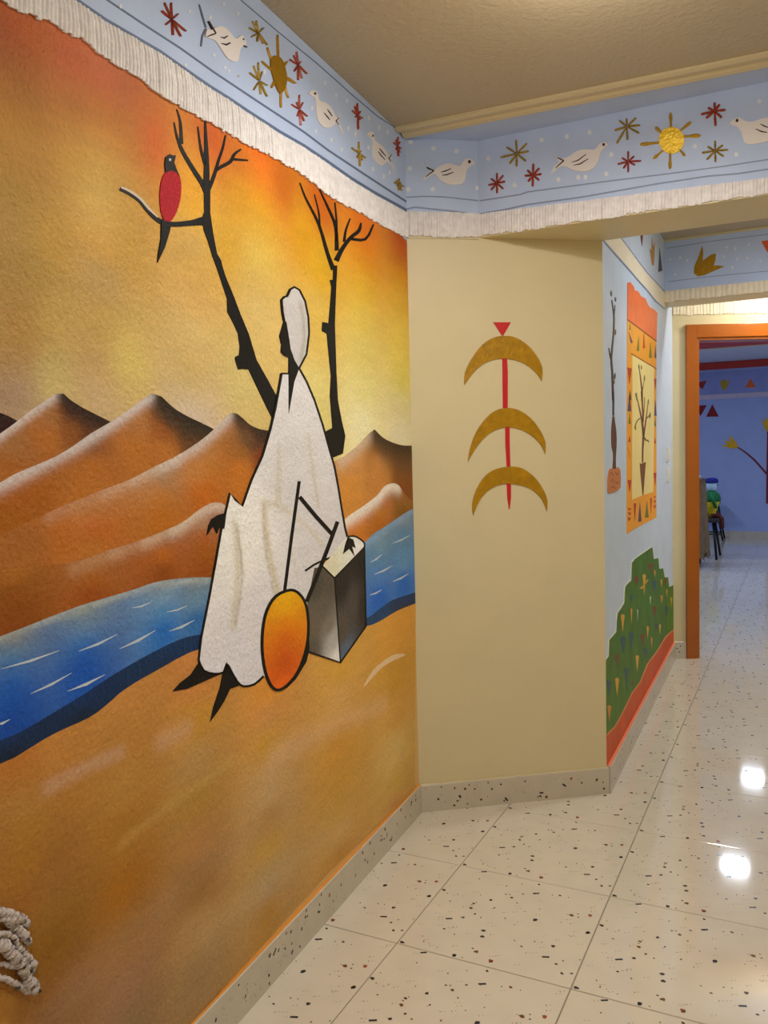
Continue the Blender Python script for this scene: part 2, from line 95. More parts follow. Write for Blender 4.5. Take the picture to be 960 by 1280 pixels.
 'dove2_body': ('left',[(0,[7746,24389,7722,24441,7632,24511,7545,24566,7445,24610,7326,24645,7222,24656,7180,24625,7153,24573,7121,24502,7049,24454,6870,24494,6663,24548,6498,24561,6352,24551,6225,24514,6119,24464,6037,24402,5964,24363,5881,24389,5795,24458,5687,24602,5614,24701,5658,24587,5731,24429,5781,24361,5788,24309,5685,24243,5565,24168,5497,24057,5493,23986,5615,24065,5772,24167,5885,24194,5992,24177,6098,24105,6228,24007,6422,23902,6633,23814,6837,23780,7017,23782,7146,23821,7234,23890,7277,23987,7295,24102,7303,24241,7315,24361,7340,24412,7406,24426,7590,24404])]),
 'dove2_mark': ('left',[(1,[6816,24187,6642,24143,6437,24117,6399,24144,6580,24187,6786,24209]),(1,[6590,24373,6438,24320,6270,24282,6229,24308,6371,24365,6557,24395]),(1,[5773,24438,6037,24231,5783,24201,5756,24219,5938,24267,5737,24437])]),
 'dove2_eye': ('left',[(0,[7287,24572,7308,24538,7357,24509,7403,24501,7422,24520,7400,24553,7352,24582,7305,24590])]),
 'dove3_body': ('left',[(0,[3547,24688,3498,24740,3396,24801,3310,24847,3216,24878,3103,24893,3000,24875,2968,24784,2912,24695,2731,24694,2507,24712,2294,24709,2094,24689,1937,24630,1804,24582,1691,24598,1585,24653,1445,24777,1353,24858,1414,24736,1513,24574,1587,24498,1598,24446,1439,24400,1253,24348,1143,24249,1130,24180,1311,24247,1551,24330,1728,24341,1908,24300,2123,24168,2345,24032,2561,23975,2758,23964,2925,23996,3051,24067,3112,24178,3135,24311,3119,24459,3117,24588,3196,24650,3307,24678,3449,24682])]),
 'dove3_mark': ('left',[(1,[2701,24388,2466,24320,2118,24296,2077,24322,2391,24366,2658,24413]),(1,[2591,24530,2353,24467,2024,24445,1983,24472,2278,24514,2548,24555]),(1,[1450,24711,1801,24457,1564,24403,1526,24423,1693,24486,1407,24711])]),
 'dove3_eye': ('left',[(0,[3034,24809,3059,24774,3117,24744,3173,24736,3195,24754,3170,24789,3112,24820,3056,24828])]),
 'dove4_body': ('facet',[(0,[699,24944,737,24875,811,24767,895,24715,982,24680,1044,24638,1114,24629,1225,24708,1362,24804,1530,24866,1714,24895,1915,24845,2092,24809,2180,24901,2243,25014,2330,25075,2421,25104,2514,25094,2597,25056,2667,24990,2695,24920,2631,24884,2534,24842,2444,24766,2365,24658,2332,24489,2300,24322,2235,24217,2138,24150,1984,24117,1815,24111,1663,24124,1523,24157,1401,24213,1293,24288,1202,24401,1111,24486,1003,24457,889,24384,749,24285,654,24227,693,24321,786,24452,902,24527,980,24591,914,24655,810,24728,737,24856])]),
 'dove4_mark': ('facet',[(1,[807,24703,941,24628,1080,24575,1101,24616,965,24674,824,24732]),(1,[1078,24613,907,24496,752,24368,770,24347,933,24462,1103,24578]),(1,[1360,24539,1540,24580,1762,24684,1751,24709,1525,24621,1354,24560]),(1,[1402,24430,1606,24449,1853,24560,1842,24585,1594,24491,1400,24452])]),
 'dove4_eye': ('facet',[(0,[2536,24981,2518,24933,2476,24912,2435,24930,2419,24976,2437,25024,2479,25045,2520,25028])]),
 'dove5_body': ('beam',[(0,[2916,24812,2968,24758,3071,24642,3160,24571,3265,24527,3407,24539,3548,24580,3644,24634,3742,24685,3874,24710,4029,24712,4228,24665,4408,24633,4494,24691,4550,24768,4621,24818,4691,24844,4766,24825,4831,24785,4875,24733,4886,24683,4835,24664,4760,24637,4685,24572,4618,24478,4585,24350,4545,24214,4463,24090,4355,23992,4218,23945,4069,23934,3923,23955,3783,23998,3657,24050,3543,24110,3447,24181,3350,24238,3233,24256,3106,24234,2946,24122,2832,24044,2868,24155,2959,24307,3067,24368,3132,24442,3025,24646])]),
 'dove5_mark': ('beam',[(1,[3064,24588,3171,24504,3299,24426,3318,24461,3193,24542,3078,24611]),(1,[3294,24462,3143,24359,2994,24238,3011,24218,3169,24327,3323,24425]),(1,[3596,24322,3844,24346,4120,24513,4106,24534,3825,24382,3591,24341]),(1,[3667,24206,3914,24204,4194,24341,4181,24363,3896,24246,3663,24225])]),
 'dove5_eye': ('beam',[(0,[4784,24734,4770,24698,4737,24688,4704,24710,4690,24751,4704,24788,4737,24798,4770,24776])]),
 'dove6_body': ('beam',[(0,[8861,24657,8928,24734,9039,24794,9119,24806,9192,24785,9249,24723,9319,24652,9437,24603,9571,24575,9692,24595,9820,24622,9963,24623,10117,24599,10292,24533,10460,24452,10591,24371,10704,24314,10807,24325,10896,24365,10972,24429,11015,24461,10979,24381,10945,24251,11022,24077,11080,23948,10985,24000,10849,24097,10753,24145,10656,24151,10541,24064,10414,23961,10276,23912,10120,23884,9922,23862,9723,23852,9555,23858,9421,23882,9343,23925,9295,24002,9264,24147,9228,24305,9155,24429,9065,24530,8942,24599])]),
 'dove6_mark': ('beam',[(1,[9647,24321,9815,24193,9993,24134,9997,24159,9827,24231,9656,24339]),(1,[9791,24448,9902,24347,10025,24287,10033,24311,9918,24383,9801,24465]),(1,[10937,24390,10805,24277,10963,24083,10976,24096,10843,24273,10951,24373])]),
 'dove6_eye': ('beam',[(0,[9136,24699,9123,24661,9091,24650,9058,24674,9045,24717,9058,24756,9090,24766,9123,24743])]),
 'rs1': ('left',[(1,[14100,23559,14205,23690,14299,23776,14336,23782,14373,23755,14370,23724,14282,23633,14144,23528]),(1,[14084,23562,14070,23744,14077,23873,14097,23892,14137,23872,14155,23834,14155,23702,14132,23538]),(1,[14078,23540,13947,23653,13858,23741,13851,23763,13878,23768,13909,23752,14002,23664,14108,23546]),(1,[14094,23510,13863,23484,13673,23479,13619,23491,13591,23523,13619,23539,13805,23549,14062,23545]),(1,[14111,23499,13984,23376,13871,23294,13829,23288,13791,23316,13798,23347,13906,23434,14068,23532]),(1,[14130,23497,14143,23328,14136,23208,14116,23190,14076,23210,14058,23245,14059,23369,14083,23521]),(1,[14136,23520,14263,23415,14348,23334,14356,23313,14332,23306,14302,23320,14213,23400,14107,23511]),(1,[14114,23548,14279,23569,14414,23572,14455,23560,14481,23529,14465,23514,14335,23506,14145,23512])]),
 'gs1': ('left',[(1,[10429,24910,10543,25010,10647,25072,10689,25072,10732,25042,10730,25014,10634,24947,10480,24875]),(1,[10416,24913,10436,25060,10472,25159,10501,25169,10548,25143,10563,25109,10535,25006,10471,24884]),(1,[10402,24896,10250,25022,10148,25119,10141,25141,10175,25143,10213,25123,10320,25027,10441,24899]),(1,[10436,24857,10246,24787,10082,24747,10028,24752,9987,24785,10003,24809,10161,24854,10390,24894]),(1,[10450,24855,10354,24762,10261,24704,10221,24704,10176,24735,10175,24762,10260,24824,10398,24890]),(1,[10471,24857,10532,24727,10558,24636,10543,24624,10496,24641,10468,24669,10434,24763,10415,24877]),(1,[10473,24873,10662,24749,10794,24652,10813,24627,10791,24615,10753,24631,10617,24726,10448,24860]),(1,[10451,24896,10663,24876,10831,24847,10878,24827,10903,24795,10878,24786,10715,24809,10481,24859])]),
 'gs2': ('left',[(1,[10462,23704,10574,23849,10675,23947,10716,23957,10758,23931,10756,23898,10663,23796,10513,23674]),(1,[10446,23711,10439,23942,10453,24107,10477,24134,10522,24113,10541,24068,10534,23900,10500,23688]),(1,[10436,23696,10336,23849,10279,23960,10286,23979,10330,23968,10363,23939,10427,23826,10487,23684]),(1,[10461,23658,10273,23665,10118,23684,10073,23701,10048,23731,10071,23741,10222,23727,10433,23692]),(1,[10475,23641,10318,23503,10181,23409,10132,23400,10088,23426,10098,23460,10230,23559,10426,23672]),(1,[10495,23641,10493,23476,10471,23359,10446,23343,10400,23363,10383,23398,10397,23518,10442,23665]),(1,[10512,23649,10679,23474,10788,23344,10796,23318,10758,23320,10717,23349,10601,23480,10468,23653]),(1,[10483,23690,10705,23710,10882,23711,10933,23699,10962,23670,10938,23656,10766,23648,10518,23656])]),
 'rs2': ('left',[(1,[8311,24984,8544,24975,8731,24953,8786,24933,8819,24897,8794,24885,8613,24900,8350,24942]),(1,[8284,24996,8387,25091,8487,25147,8532,25145,8584,25111,8588,25083,8498,25021,8347,24957]),(1,[8270,25003,8283,25179,8318,25299,8351,25313,8409,25285,8429,25245,8404,25121,8338,24970]),(1,[8263,24979,8169,25058,8119,25116,8129,25126,8177,25121,8211,25106,8269,25047,8319,24973]),(1,[8294,24943,8063,24911,7867,24903,7804,24918,7760,24955,7782,24974,7972,24989,8244,24986]),(1,[8322,24931,8257,24774,8184,24668,8142,24658,8084,24688,8073,24726,8137,24837,8255,24967]),(1,[8336,24927,8383,24705,8394,24547,8370,24523,8312,24546,8282,24591,8261,24753,8268,24954]),(1,[8343,24946,8489,24807,8578,24705,8577,24685,8529,24690,8487,24715,8390,24818,8287,24953])]),
 'rs3': ('left',[(1,[8321,23763,8540,23762,8715,23748,8766,23730,8796,23699,8773,23687,8603,23695,8357,23725]),(1,[8290,23771,8345,23857,8408,23909,8445,23908,8495,23880,8506,23856,8451,23799,8350,23738]),(1,[8277,23782,8246,23991,8246,24139,8270,24162,8325,24141,8351,24099,8360,23947,8341,23758]),(1,[8269,23766,8137,23904,8057,24007,8061,24026,8110,24019,8151,23993,8238,23890,8325,23758]),(1,[8305,23725,8097,23698,7921,23691,7866,23703,7827,23737,7847,23754,8017,23766,8261,23763]),(1,[8325,23716,8229,23589,8133,23504,8089,23498,8037,23526,8033,23557,8120,23647,8265,23748]),(1,[8339,23708,8344,23489,8325,23334,8296,23309,8242,23330,8220,23374,8230,23534,8276,23733]),(1,[8348,23724,8440,23600,8486,23512,8473,23498,8422,23509,8388,23533,8332,23624,8288,23738])]),
 'rs4': ('left',[(1,[4267,25064,4463,25085,4633,25082,4692,25063,4745,25021,4733,25001,4574,24997,4329,25014]),(1,[4241,25073,4320,25194,4412,25269,4464,25269,4538,25232,4553,25198,4475,25117,4328,25030]),(1,[4226,25079,4201,25280,4215,25419,4253,25435,4331,25405,4365,25360,4364,25217,4318,25045]),(1,[4219,25056,4079,25167,4001,25248,4013,25262,4079,25254,4128,25233,4216,25151,4296,25048]),(1,[4273,25017,4108,25019,3963,25038,3912,25061,3869,25104,3879,25120,4018,25107,4223,25066]),(1,[4304,25011,4265,24947,4204,24915,4158,24925,4085,24963,4063,24988,4112,25027,4219,25056]),(1,[4317,24995,4358,24763,4355,24599,4320,24576,4242,24604,4205,24653,4195,24821,4226,25029]),(1,[4305,25039,4428,24984,4504,24937,4505,24920,4468,24906,4435,24910,4352,24955,4262,25023])]),
 'gs3': ('left',[(1,[4263,23859,4530,23875,4748,23869,4816,23851,4864,23811,4840,23793,4630,23791,4321,23811]),(1,[4236,23861,4329,23895,4423,23904,4470,23888,4529,23848,4536,23827,4452,23812,4306,23814]),(1,[4211,23873,4176,24067,4184,24203,4221,24220,4299,24193,4335,24151,4340,24012,4302,23842]),(1,[4211,23843,4102,23910,4045,23960,4060,23971,4122,23970,4163,23959,4229,23909,4282,23843]),(1,[4252,23813,4015,23803,3813,23813,3748,23834,3700,23875,3721,23892,3916,23888,4198,23860]),(1,[4284,23805,4201,23716,4106,23664,4053,23668,3980,23705,3965,23733,4049,23791,4200,23847]),(1,[4300,23795,4317,23588,4296,23443,4257,23423,4178,23449,4145,23494,4153,23644,4208,23827]),(1,[4308,23818,4422,23718,4477,23647,4458,23636,4388,23645,4343,23665,4275,23738,4225,23829])]),
 'rs5': ('left',[(1,[797,25237,966,25252,1115,25246,1172,25227,1226,25187,1220,25169,1080,25167,862,25189]),(1,[766,25244,789,25351,842,25417,889,25417,970,25383,998,25353,959,25281,861,25205]),(1,[753,25249,676,25431,654,25557,686,25573,769,25546,813,25507,849,25377,850,25219]),(1,[749,25231,581,25350,484,25438,493,25455,563,25448,617,25426,726,25337,830,25224]),(1,[815,25190,660,25179,519,25189,465,25209,411,25250,416,25268,549,25265,753,25238]),(1,[840,25182,771,25078,684,25014,629,25016,549,25052,529,25083,603,25152,747,25223]),(1,[850,25175,855,24989,823,24862,779,24847,695,24876,663,24918,681,25051,753,25210]),(1,[861,25192,968,25090,1016,25020,993,25012,915,25028,868,25050,806,25123,769,25211])]),
 'gs4': ('left',[(1,[738,23902,982,23866,1173,23823,1223,23797,1244,23759,1214,23751,1026,23787,763,23857]),(1,[693,23913,798,23957,908,23973,964,23958,1036,23917,1046,23894,949,23872,779,23865]),(1,[666,23914,630,24022,641,24091,684,24093,775,24065,816,24037,819,23963,773,23881]),(1,[681,23883,557,23926,481,23966,483,23982,526,23998,563,23997,646,23960,731,23902]),(1,[721,23863,517,23857,339,23872,278,23893,226,23936,241,23953,411,23946,662,23912]),(1,[757,23854,690,23745,602,23678,544,23679,456,23714,433,23746,507,23819,655,23895]),(1,[776,23857,853,23719,873,23626,838,23615,747,23638,700,23669,665,23767,671,23884]),(1,[772,23877,909,23802,982,23745,968,23733,900,23732,851,23744,766,23800,692,23876])]),
 'gs5': ('beam',[(1,[1573,25048,1581,25292,1570,25479,1549,25522,1508,25527,1491,25490,1495,25304,1524,25054]),(1,[1591,25020,1797,25153,1940,25267,1958,25306,1930,25338,1885,25329,1737,25221,1557,25058]),(1,[1582,24998,1811,24984,1979,24991,2012,25009,2004,25049,1964,25066,1794,25067,1573,25044]),(1,[1555,24986,1709,24811,1837,24691,1876,24676,1903,24701,1888,24739,1765,24864,1586,25015]),(1,[1525,24998,1496,24774,1493,24601,1510,24560,1552,24552,1572,24585,1583,24757,1573,24988]),(1,[1513,25018,1359,24875,1257,24754,1250,24715,1284,24686,1322,24699,1430,24815,1552,24985]),(1,[1507,25043,1196,25050,963,25038,917,25018,926,24978,980,24962,1215,24967,1518,24996]),(1,[1540,25056,1360,25222,1214,25335,1172,25346,1149,25318,1170,25280,1312,25162,1513,25023])]),
 'rs6': ('beam',[(1,[789,24102,812,24282,811,24421,792,24454,750,24462,730,24435,724,24297,740,24111]),(1,[799,24081,937,24190,1027,24285,1032,24318,999,24348,964,24342,869,24253,760,24117]),(1,[788,24060,950,24043,1069,24046,1091,24065,1084,24105,1055,24123,935,24126,780,24107]),(1,[762,24054,867,23915,960,23821,993,23811,1022,23835,1016,23867,929,23965,796,24082]),(1,[739,24065,717,23882,718,23741,737,23707,779,23700,799,23728,805,23868,789,24057]),(1,[731,24089,596,23996,507,23912,502,23880,533,23849,568,23852,662,23931,768,24052]),(1,[738,24106,566,24115,438,24104,415,24084,424,24044,456,24027,585,24031,749,24059]),(1,[765,24112,660,24226,569,24300,538,24304,512,24276,519,24247,606,24168,735,24080])]),
 'rs7': ('beam',[(1,[2181,24158,2210,24357,2213,24510,2194,24547,2150,24556,2128,24527,2118,24375,2130,24168]),(1,[2188,24132,2321,24220,2407,24301,2411,24334,2379,24367,2345,24366,2253,24290,2150,24171]),(1,[2177,24113,2337,24085,2455,24082,2479,24100,2474,24142,2446,24163,2327,24173,2171,24162]),(1,[2152,24109,2254,23984,2343,23902,2375,23896,2403,23923,2398,23954,2314,24041,2186,24141]),(1,[2128,24119,2096,23921,2091,23767,2110,23730,2154,23721,2176,23750,2188,23902,2179,24108]),(1,[2123,24145,2014,24061,1946,23984,1947,23954,1981,23922,2013,23924,2086,23995,2164,24108]),(1,[2134,24165,1976,24198,1858,24205,1834,24187,1838,24145,1865,24123,1983,24109,2138,24115]),(1,[2159,24167,2068,24285,1987,24362,1956,24367,1927,24341,1930,24311,2007,24229,2125,24136])]),
 'gs6': ('beam',[(1,[5555,25235,5569,25366,5563,25468,5545,25493,5507,25499,5490,25480,5489,25379,5510,25242]),(1,[5567,25217,5735,25315,5851,25404,5864,25437,5839,25470,5801,25467,5682,25384,5537,25255]),(1,[5562,25197,5786,25158,5952,25145,5986,25160,5983,25198,5945,25219,5779,25238,5558,25242]),(1,[5548,25186,5745,25021,5901,24910,5943,24899,5961,24929,5936,24968,5783,25084,5569,25221]),(1,[5512,25197,5504,24971,5515,24797,5534,24757,5572,24752,5588,24787,5584,24959,5557,25191]),(1,[5493,25207,5309,24968,5183,24775,5170,24722,5203,24696,5246,24726,5377,24914,5532,25177]),(1,[5501,25241,5290,25233,5134,25209,5106,25187,5117,25148,5157,25135,5314,25152,5515,25196]),(1,[5532,25252,5416,25389,5318,25482,5286,25491,5262,25465,5272,25433,5366,25336,5504,25223])]),
 'rs8': ('beam',[(1,[5592,24039,5609,24208,5607,24338,5591,24369,5555,24376,5539,24351,5535,24222,5550,24047]),(1,[5597,24013,5711,24069,5786,24125,5792,24151,5769,24182,5742,24185,5663,24134,5570,24049]),(1,[5598,23997,5817,23951,5980,23932,6015,23943,6013,23979,5978,24000,5814,24026,5597,24039]),(1,[5576,23995,5686,23899,5776,23838,5802,23838,5819,23866,5807,23893,5720,23958,5595,24028]),(1,[5550,24003,5533,23823,5535,23684,5551,23651,5586,23645,5603,23672,5607,23810,5592,23996]),(1,[5544,24024,5447,23932,5386,23851,5386,23822,5415,23797,5442,23802,5508,23879,5578,23994]),(1,[5544,24041,5361,24042,5225,24028,5200,24009,5209,23973,5242,23959,5379,23967,5554,23999]),(1,[5569,24048,5472,24140,5392,24197,5366,24197,5348,24170,5357,24144,5435,24082,5548,24015])]),
 'rs9': ('beam',[(1,[8419,25173,8438,25308,8434,25413,8416,25439,8375,25447,8357,25429,8353,25325,8372,25183]),(1,[8424,25154,8515,25230,8570,25301,8567,25330,8535,25362,8508,25362,8448,25296,8386,25191]),(1,[8419,25135,8589,25102,8714,25096,8739,25113,8734,25156,8705,25178,8579,25191,8413,25185]),(1,[8393,25131,8490,24991,8574,24896,8605,24887,8632,24912,8627,24945,8547,25043,8425,25160]),(1,[8374,25135,8368,24896,8381,24712,8401,24670,8442,24665,8458,24701,8452,24884,8421,25128]),(1,[8364,25173,8219,25102,8121,25033,8111,25001,8137,24963,8171,24960,8274,25023,8394,25128]),(1,[8364,25185,8147,25195,7987,25184,7956,25162,7966,25119,8005,25101,8167,25105,8375,25135]),(1,[8394,25190,8300,25280,8221,25333,8196,25330,8178,25295,8186,25268,8262,25209,8373,25150])]),
 'gs7': ('beam',[(1,[8431,23879,8447,24037,8444,24158,8428,24187,8394,24194,8378,24171,8375,24050,8391,23887]),(1,[8438,23853,8567,23910,8655,23966,8665,23992,8645,24025,8616,24028,8524,23977,8414,23891]),(1,[8437,23840,8640,23802,8790,23790,8822,23803,8819,23839,8785,23859,8634,23878,8434,23882]),(1,[8416,23834,8540,23706,8642,23622,8672,23616,8691,23642,8678,23673,8579,23762,8438,23865]),(1,[8392,23844,8381,23661,8388,23520,8404,23487,8439,23482,8454,23510,8453,23650,8432,23838]),(1,[8381,23866,8238,23758,8141,23664,8131,23631,8157,23602,8190,23608,8291,23697,8410,23832]),(1,[8383,23885,8176,23908,8020,23909,7989,23893,7994,23856,8030,23838,8186,23831,8389,23843]),(1,[8407,23891,8297,23995,8206,24062,8179,24064,8162,24036,8174,24008,8261,23936,8387,23858])]),
 'sun1_disc': ('left',[(0,[9828,24544,9670,24644,9482,24715,9326,24717,9203,24685,9146,24644,9114,24583,9065,24498,9030,24400,9023,24308,9042,24209,9082,24096,9153,23979,9276,23850,9407,23758,9504,23767,9589,23825,9671,23900,9743,23992,9805,24092,9851,24189,9878,24265,9884,24341,9879,24442])]),
 'sun1_ray': ('left',[(1,[9785,24510,9881,24620,9967,24695,10016,24705,10039,24692,10041,24651,9979,24562,9880,24455]),(1,[9387,24656,9394,24981,9415,25220,9445,25285,9471,25273,9496,25183,9501,24932,9489,24610]),(1,[9134,24551,8994,24682,8905,24782,8904,24813,8934,24813,9000,24780,9118,24681,9250,24551]),(1,[9149,24269,8853,24296,8609,24334,8505,24374,8479,24403,8524,24428,8744,24418,9048,24384]),(1,[9173,24026,9098,23903,9023,23817,8972,23804,8943,23819,8930,23865,8976,23965,9058,24086]),(1,[9408,23834,9432,23603,9434,23433,9407,23389,9378,23399,9341,23466,9311,23648,9292,23878]),(1,[9750,23945,9842,23831,9893,23747,9879,23725,9847,23729,9790,23761,9706,23850,9619,23964]),(1,[9778,24257,10036,24262,10240,24253,10323,24232,10342,24213,10304,24191,10121,24179,9861,24177])]),
 'sun2_disc': ('beam',[(0,[7433,24386,7419,24274,7378,24175,7312,24095,7227,24040,7128,24014,7021,24018,6914,24053,6814,24116,6728,24203,6662,24308,6620,24423,6607,24542,6621,24655,6663,24755,6730,24835,6816,24889,6917,24914,7024,24908,7130,24872,7229,24808,7314,24722,7379,24618,7419,24503])]),
 'sun2_ray': ('beam',[(1,[7034,24829,7036,25055,7055,25222,7037,25349,7004,25401,6982,25405,6950,25365,6936,25243,6960,25069,6969,24840]),(1,[7303,24695,7457,24784,7583,24835,7655,24902,7665,24950,7652,24970,7602,24981,7510,24944,7410,24854,7263,24754]),(1,[7419,24482,7638,24447,7802,24399,7920,24403,7961,24438,7960,24464,7914,24510,7794,24545,7633,24540,7415,24562]),(1,[7233,24132,7313,24014,7361,23917,7418,23862,7457,23855,7471,23865,7477,23904,7442,23975,7364,24051,7277,24163]),(1,[6945,24094,6934,23864,6909,23694,6922,23564,6954,23511,6976,23507,7010,23547,7029,23671,7011,23849,7010,24081]),(1,[6718,24213,6586,24125,6476,24072,6415,24007,6409,23962,6423,23945,6468,23938,6549,23976,6632,24064,6757,24161]),(1,[6636,24506,6372,24535,6171,24577,6027,24571,5977,24538,5979,24512,6036,24470,6184,24439,6380,24447,6643,24431]),(1,[6765,24740,6668,24863,6610,24967,6541,25023,6496,25026,6479,25011,6473,24966,6516,24889,6609,24813,6714,24697])]),
 'dot_left': ('left',[(0,[6529,25182,6556,25119,6613,25074,6668,25075,6687,25120,6661,25183,6604,25228,6549,25227]),(0,[5777,25111,5805,25046,5865,25000,5923,25001,5944,25047,5916,25112,5855,25158,5798,25158]),(0,[4986,25233,5016,25166,5080,25118,5140,25119,5162,25167,5133,25234,5069,25281,5008,25281]),(0,[7440,24111,7465,24050,7519,24009,7570,24011,7588,24056,7563,24116,7509,24158,7458,24155]),(0,[7227,23519,7253,23458,7308,23418,7360,23422,7378,23467,7353,23528,7298,23568,7246,23565]),(0,[4935,24400,4965,24333,5029,24287,5090,24290,5112,24338,5083,24405,5019,24450,4957,24449]),(0,[6196,23613,6224,23550,6283,23508,6339,23511,6359,23559,6332,23622,6273,23664,6217,23661]),(0,[5460,23563,5489,23498,5551,23455,5610,23459,5631,23507,5603,23572,5541,23615,5482,23612]),(0,[4383,24418,4414,24350,4481,24303,4544,24305,4567,24355,4536,24423,4470,24469,4406,24467]),(0,[3247,25313,3280,25241,3352,25191,3420,25192,3445,25242,3412,25313,3341,25363,3272,25363]),(0,[2366,25320,2401,25247,2477,25195,2549,25196,2575,25248,2541,25321,2465,25372,2393,25372]),(0,[3349,24319,3382,24248,3453,24200,3521,24203,3546,24254,3513,24324,3442,24372,3374,24370]),(0,[2994,23715,3028,23645,3101,23597,3171,23601,3196,23654,3163,23724,3090,23772,3020,23768]),(0,[2048,23763,2083,23690,2161,23641,2235,23645,2262,23699,2227,23772,2149,23821,2075,23817]),(0,[1492,24050,1529,23976,1609,23926,1685,23929,1713,23984,1677,24058,1597,24108,1521,24105]),(0,[1623,25410,1659,25334,1739,25281,1814,25282,1842,25334,1806,25409,1727,25463,1651,25463]),(0,[11384,23437,11406,23388,11453,23353,11498,23351,11514,23384,11492,23433,11445,23468,11401,23470]),(0,[13366,24050,13384,24012,13423,23982,13460,23977,13474,23999,13456,24036,13417,24066,13380,24072]),(0,[11939,24896,11959,24856,12004,24822,12046,24814,12062,24838,12042,24878,11998,24912,11955,24919]),(0,[11308,24959,11330,24917,11377,24882,11422,24874,11438,24898,11417,24940,11371,24975,11325,24983]),(0,[12438,23481,12457,23443,12500,23412,12541,23407,12556,23431,12536,23469,12494,23500,12453,23505]),(0,[11380,23436,11402,23396,11448,23364,11493,23359,11510,23384,11489,23424,11442,23456,11397,23461]),(0,[11977,23388,11997,23349,12041,23318,12084,23313,12100,23338,12080,23377,12035,23408,11993,23413]),(0,[11816,23372,11836,23332,11881,23301,11925,23296,11941,23321,11920,23360,11875,23391,11832,23396]),(0,[13601,22771,13619,22735,13657,22708,13694,22704,13707,22728,13690,22763,13652,22791,13615,22795]),(0,[15727,23044,15744,23003,15779,22973,15813,22970,15825,22998,15809,23038,15773,23069,15740,23071]),(0,[12532,24305,12555,24256,12603,24218,12649,24213,12666,24244,12644,24292,12596,24331,12549,24336]),(0,[16417,22986,16432,22947,16465,22918,16496,22916,16507,22942,16492,22981,16459,23010,16428,23013]),(0,[10080,24058,10108,24003,10167,23961,10224,23956,10246,23990,10219,24044,10159,24087,10102,24092])]),
 'dot_facet': ('facet',[(0,[317,25626,289,25562,223,25534,159,25557,134,25618,162,25681,228,25709,292,25686]),(0,[1190,25426,1161,25362,1095,25334,1030,25357,1004,25418,1033,25481,1099,25510,1164,25487]),(0,[2080,25368,2051,25304,1984,25276,1919,25299,1893,25360,1921,25424,1988,25453,2054,25429]),(0,[266,24664,238,24601,172,24573,108,24597,83,24658,111,24721,177,24749,241,24726]),(0,[191,23892,163,23829,97,23801,33,23825,7,23886,36,23949,101,23977,166,23954]),(0,[1134,23934,1106,23870,1039,23842,974,23866,948,23928,977,23991,1043,24019,1108,23996]),(0,[2879,24024,2850,23960,2783,23931,2716,23955,2690,24018,2718,24082,2786,24110,2852,24086])]),
 'dot_beam': ('beam',[(0,[526,25025,499,24964,435,24947,373,24986,348,25057,375,25119,439,25135,501,25096]),(0,[1532,23879,1506,23818,1444,23801,1383,23838,1359,23908,1385,23969,1447,23986,1508,23949]),(0,[2576,25316,2551,25256,2491,25241,2432,25279,2408,25347,2434,25407,2494,25422,2552,25385]),(0,[3502,25269,3479,25210,3424,25194,3369,25231,3347,25298,3371,25357,3426,25372,3480,25336]),(0,[4310,25254,4287,25196,4233,25180,4180,25216,4158,25283,4181,25341,4235,25356,4288,25320]),(0,[5064,24351,5042,24294,4989,24277,4937,24312,4916,24378,4938,24436,4990,24452,5043,24417]),(0,[4887,23714,4865,23656,4812,23639,4760,23674,4738,23740,4761,23798,4814,23815,4866,23780]),(0,[3179,23809,3155,23749,3100,23732,3044,23768,3022,23835,3046,23895,3102,23912,3157,23876]),(0,[3896,23758,3873,23699,3818,23682,3764,23717,3742,23784,3765,23843,3820,23860,3874,23825]),(0,[4153,23724,4130,23665,4076,23648,4023,23683,4001,23750,4024,23809,4078,23825,4132,23790]),(0,[9823,25189,9804,25140,9759,25128,9713,25159,9694,25216,9713,25264,9758,25276,9804,25245]),(0,[7843,24111,7823,24060,7774,24046,7725,24078,7705,24136,7726,24187,7775,24200,7823,24169]),(0,[9133,23612,9114,23562,9067,23549,9020,23579,9000,23636,9020,23686,9066,23700,9113,23669]),(0,[10376,24863,10357,24815,10312,24802,10267,24833,10248,24889,10267,24938,10312,24950,10357,24919]),(0,[10479,23579,10461,23530,10416,23517,10371,23547,10352,23603,10370,23651,10415,23665,10460,23635])]),
 'line_facet': ('facet',[(1,[1,23565,1,23575,237,23589,420,23608,641,23624,999,23632,1394,23630,1744,23612,2095,23585,2516,23555,2850,23530,2856,23577,2522,23602,2101,23632,1750,23659,1398,23678,1001,23679,641,23671,418,23655,236,23636,1,23622,1,23612]),(1,[1,23102,1,23126,117,23156,216,23187,342,23206,588,23193,917,23167,1346,23140,1791,23108,2176,23067,2496,23032,2715,23027,2843,23030,2844,23090,2718,23086,2504,23092,2186,23126,1799,23167,1353,23199,925,23226,596,23252,344,23265,206,23244,106,23213,1,23184,1,23160])]),
 'line_beam': ('beam',[(1,[66,23518,711,23505,1647,23493,1953,23544,3442,23491,4869,23441,6847,23351,8710,23288,10026,23270,11430,23269,13484,23245,13478,23284,11424,23310,10020,23312,8704,23330,6841,23395,4864,23486,3436,23537,1945,23591,1638,23541,704,23553,59,23567]),(1,[58,23021,466,23027,1059,23031,1947,23080,3922,23031,6572,23066,8189,23044,9122,22967,10028,22956,11432,22931,13489,22898,13482,22947,11425,22981,10021,23008,9116,23019,8183,23098,6563,23121,3913,23088,1938,23138,1048,23090,457,23087,48,23082])]),
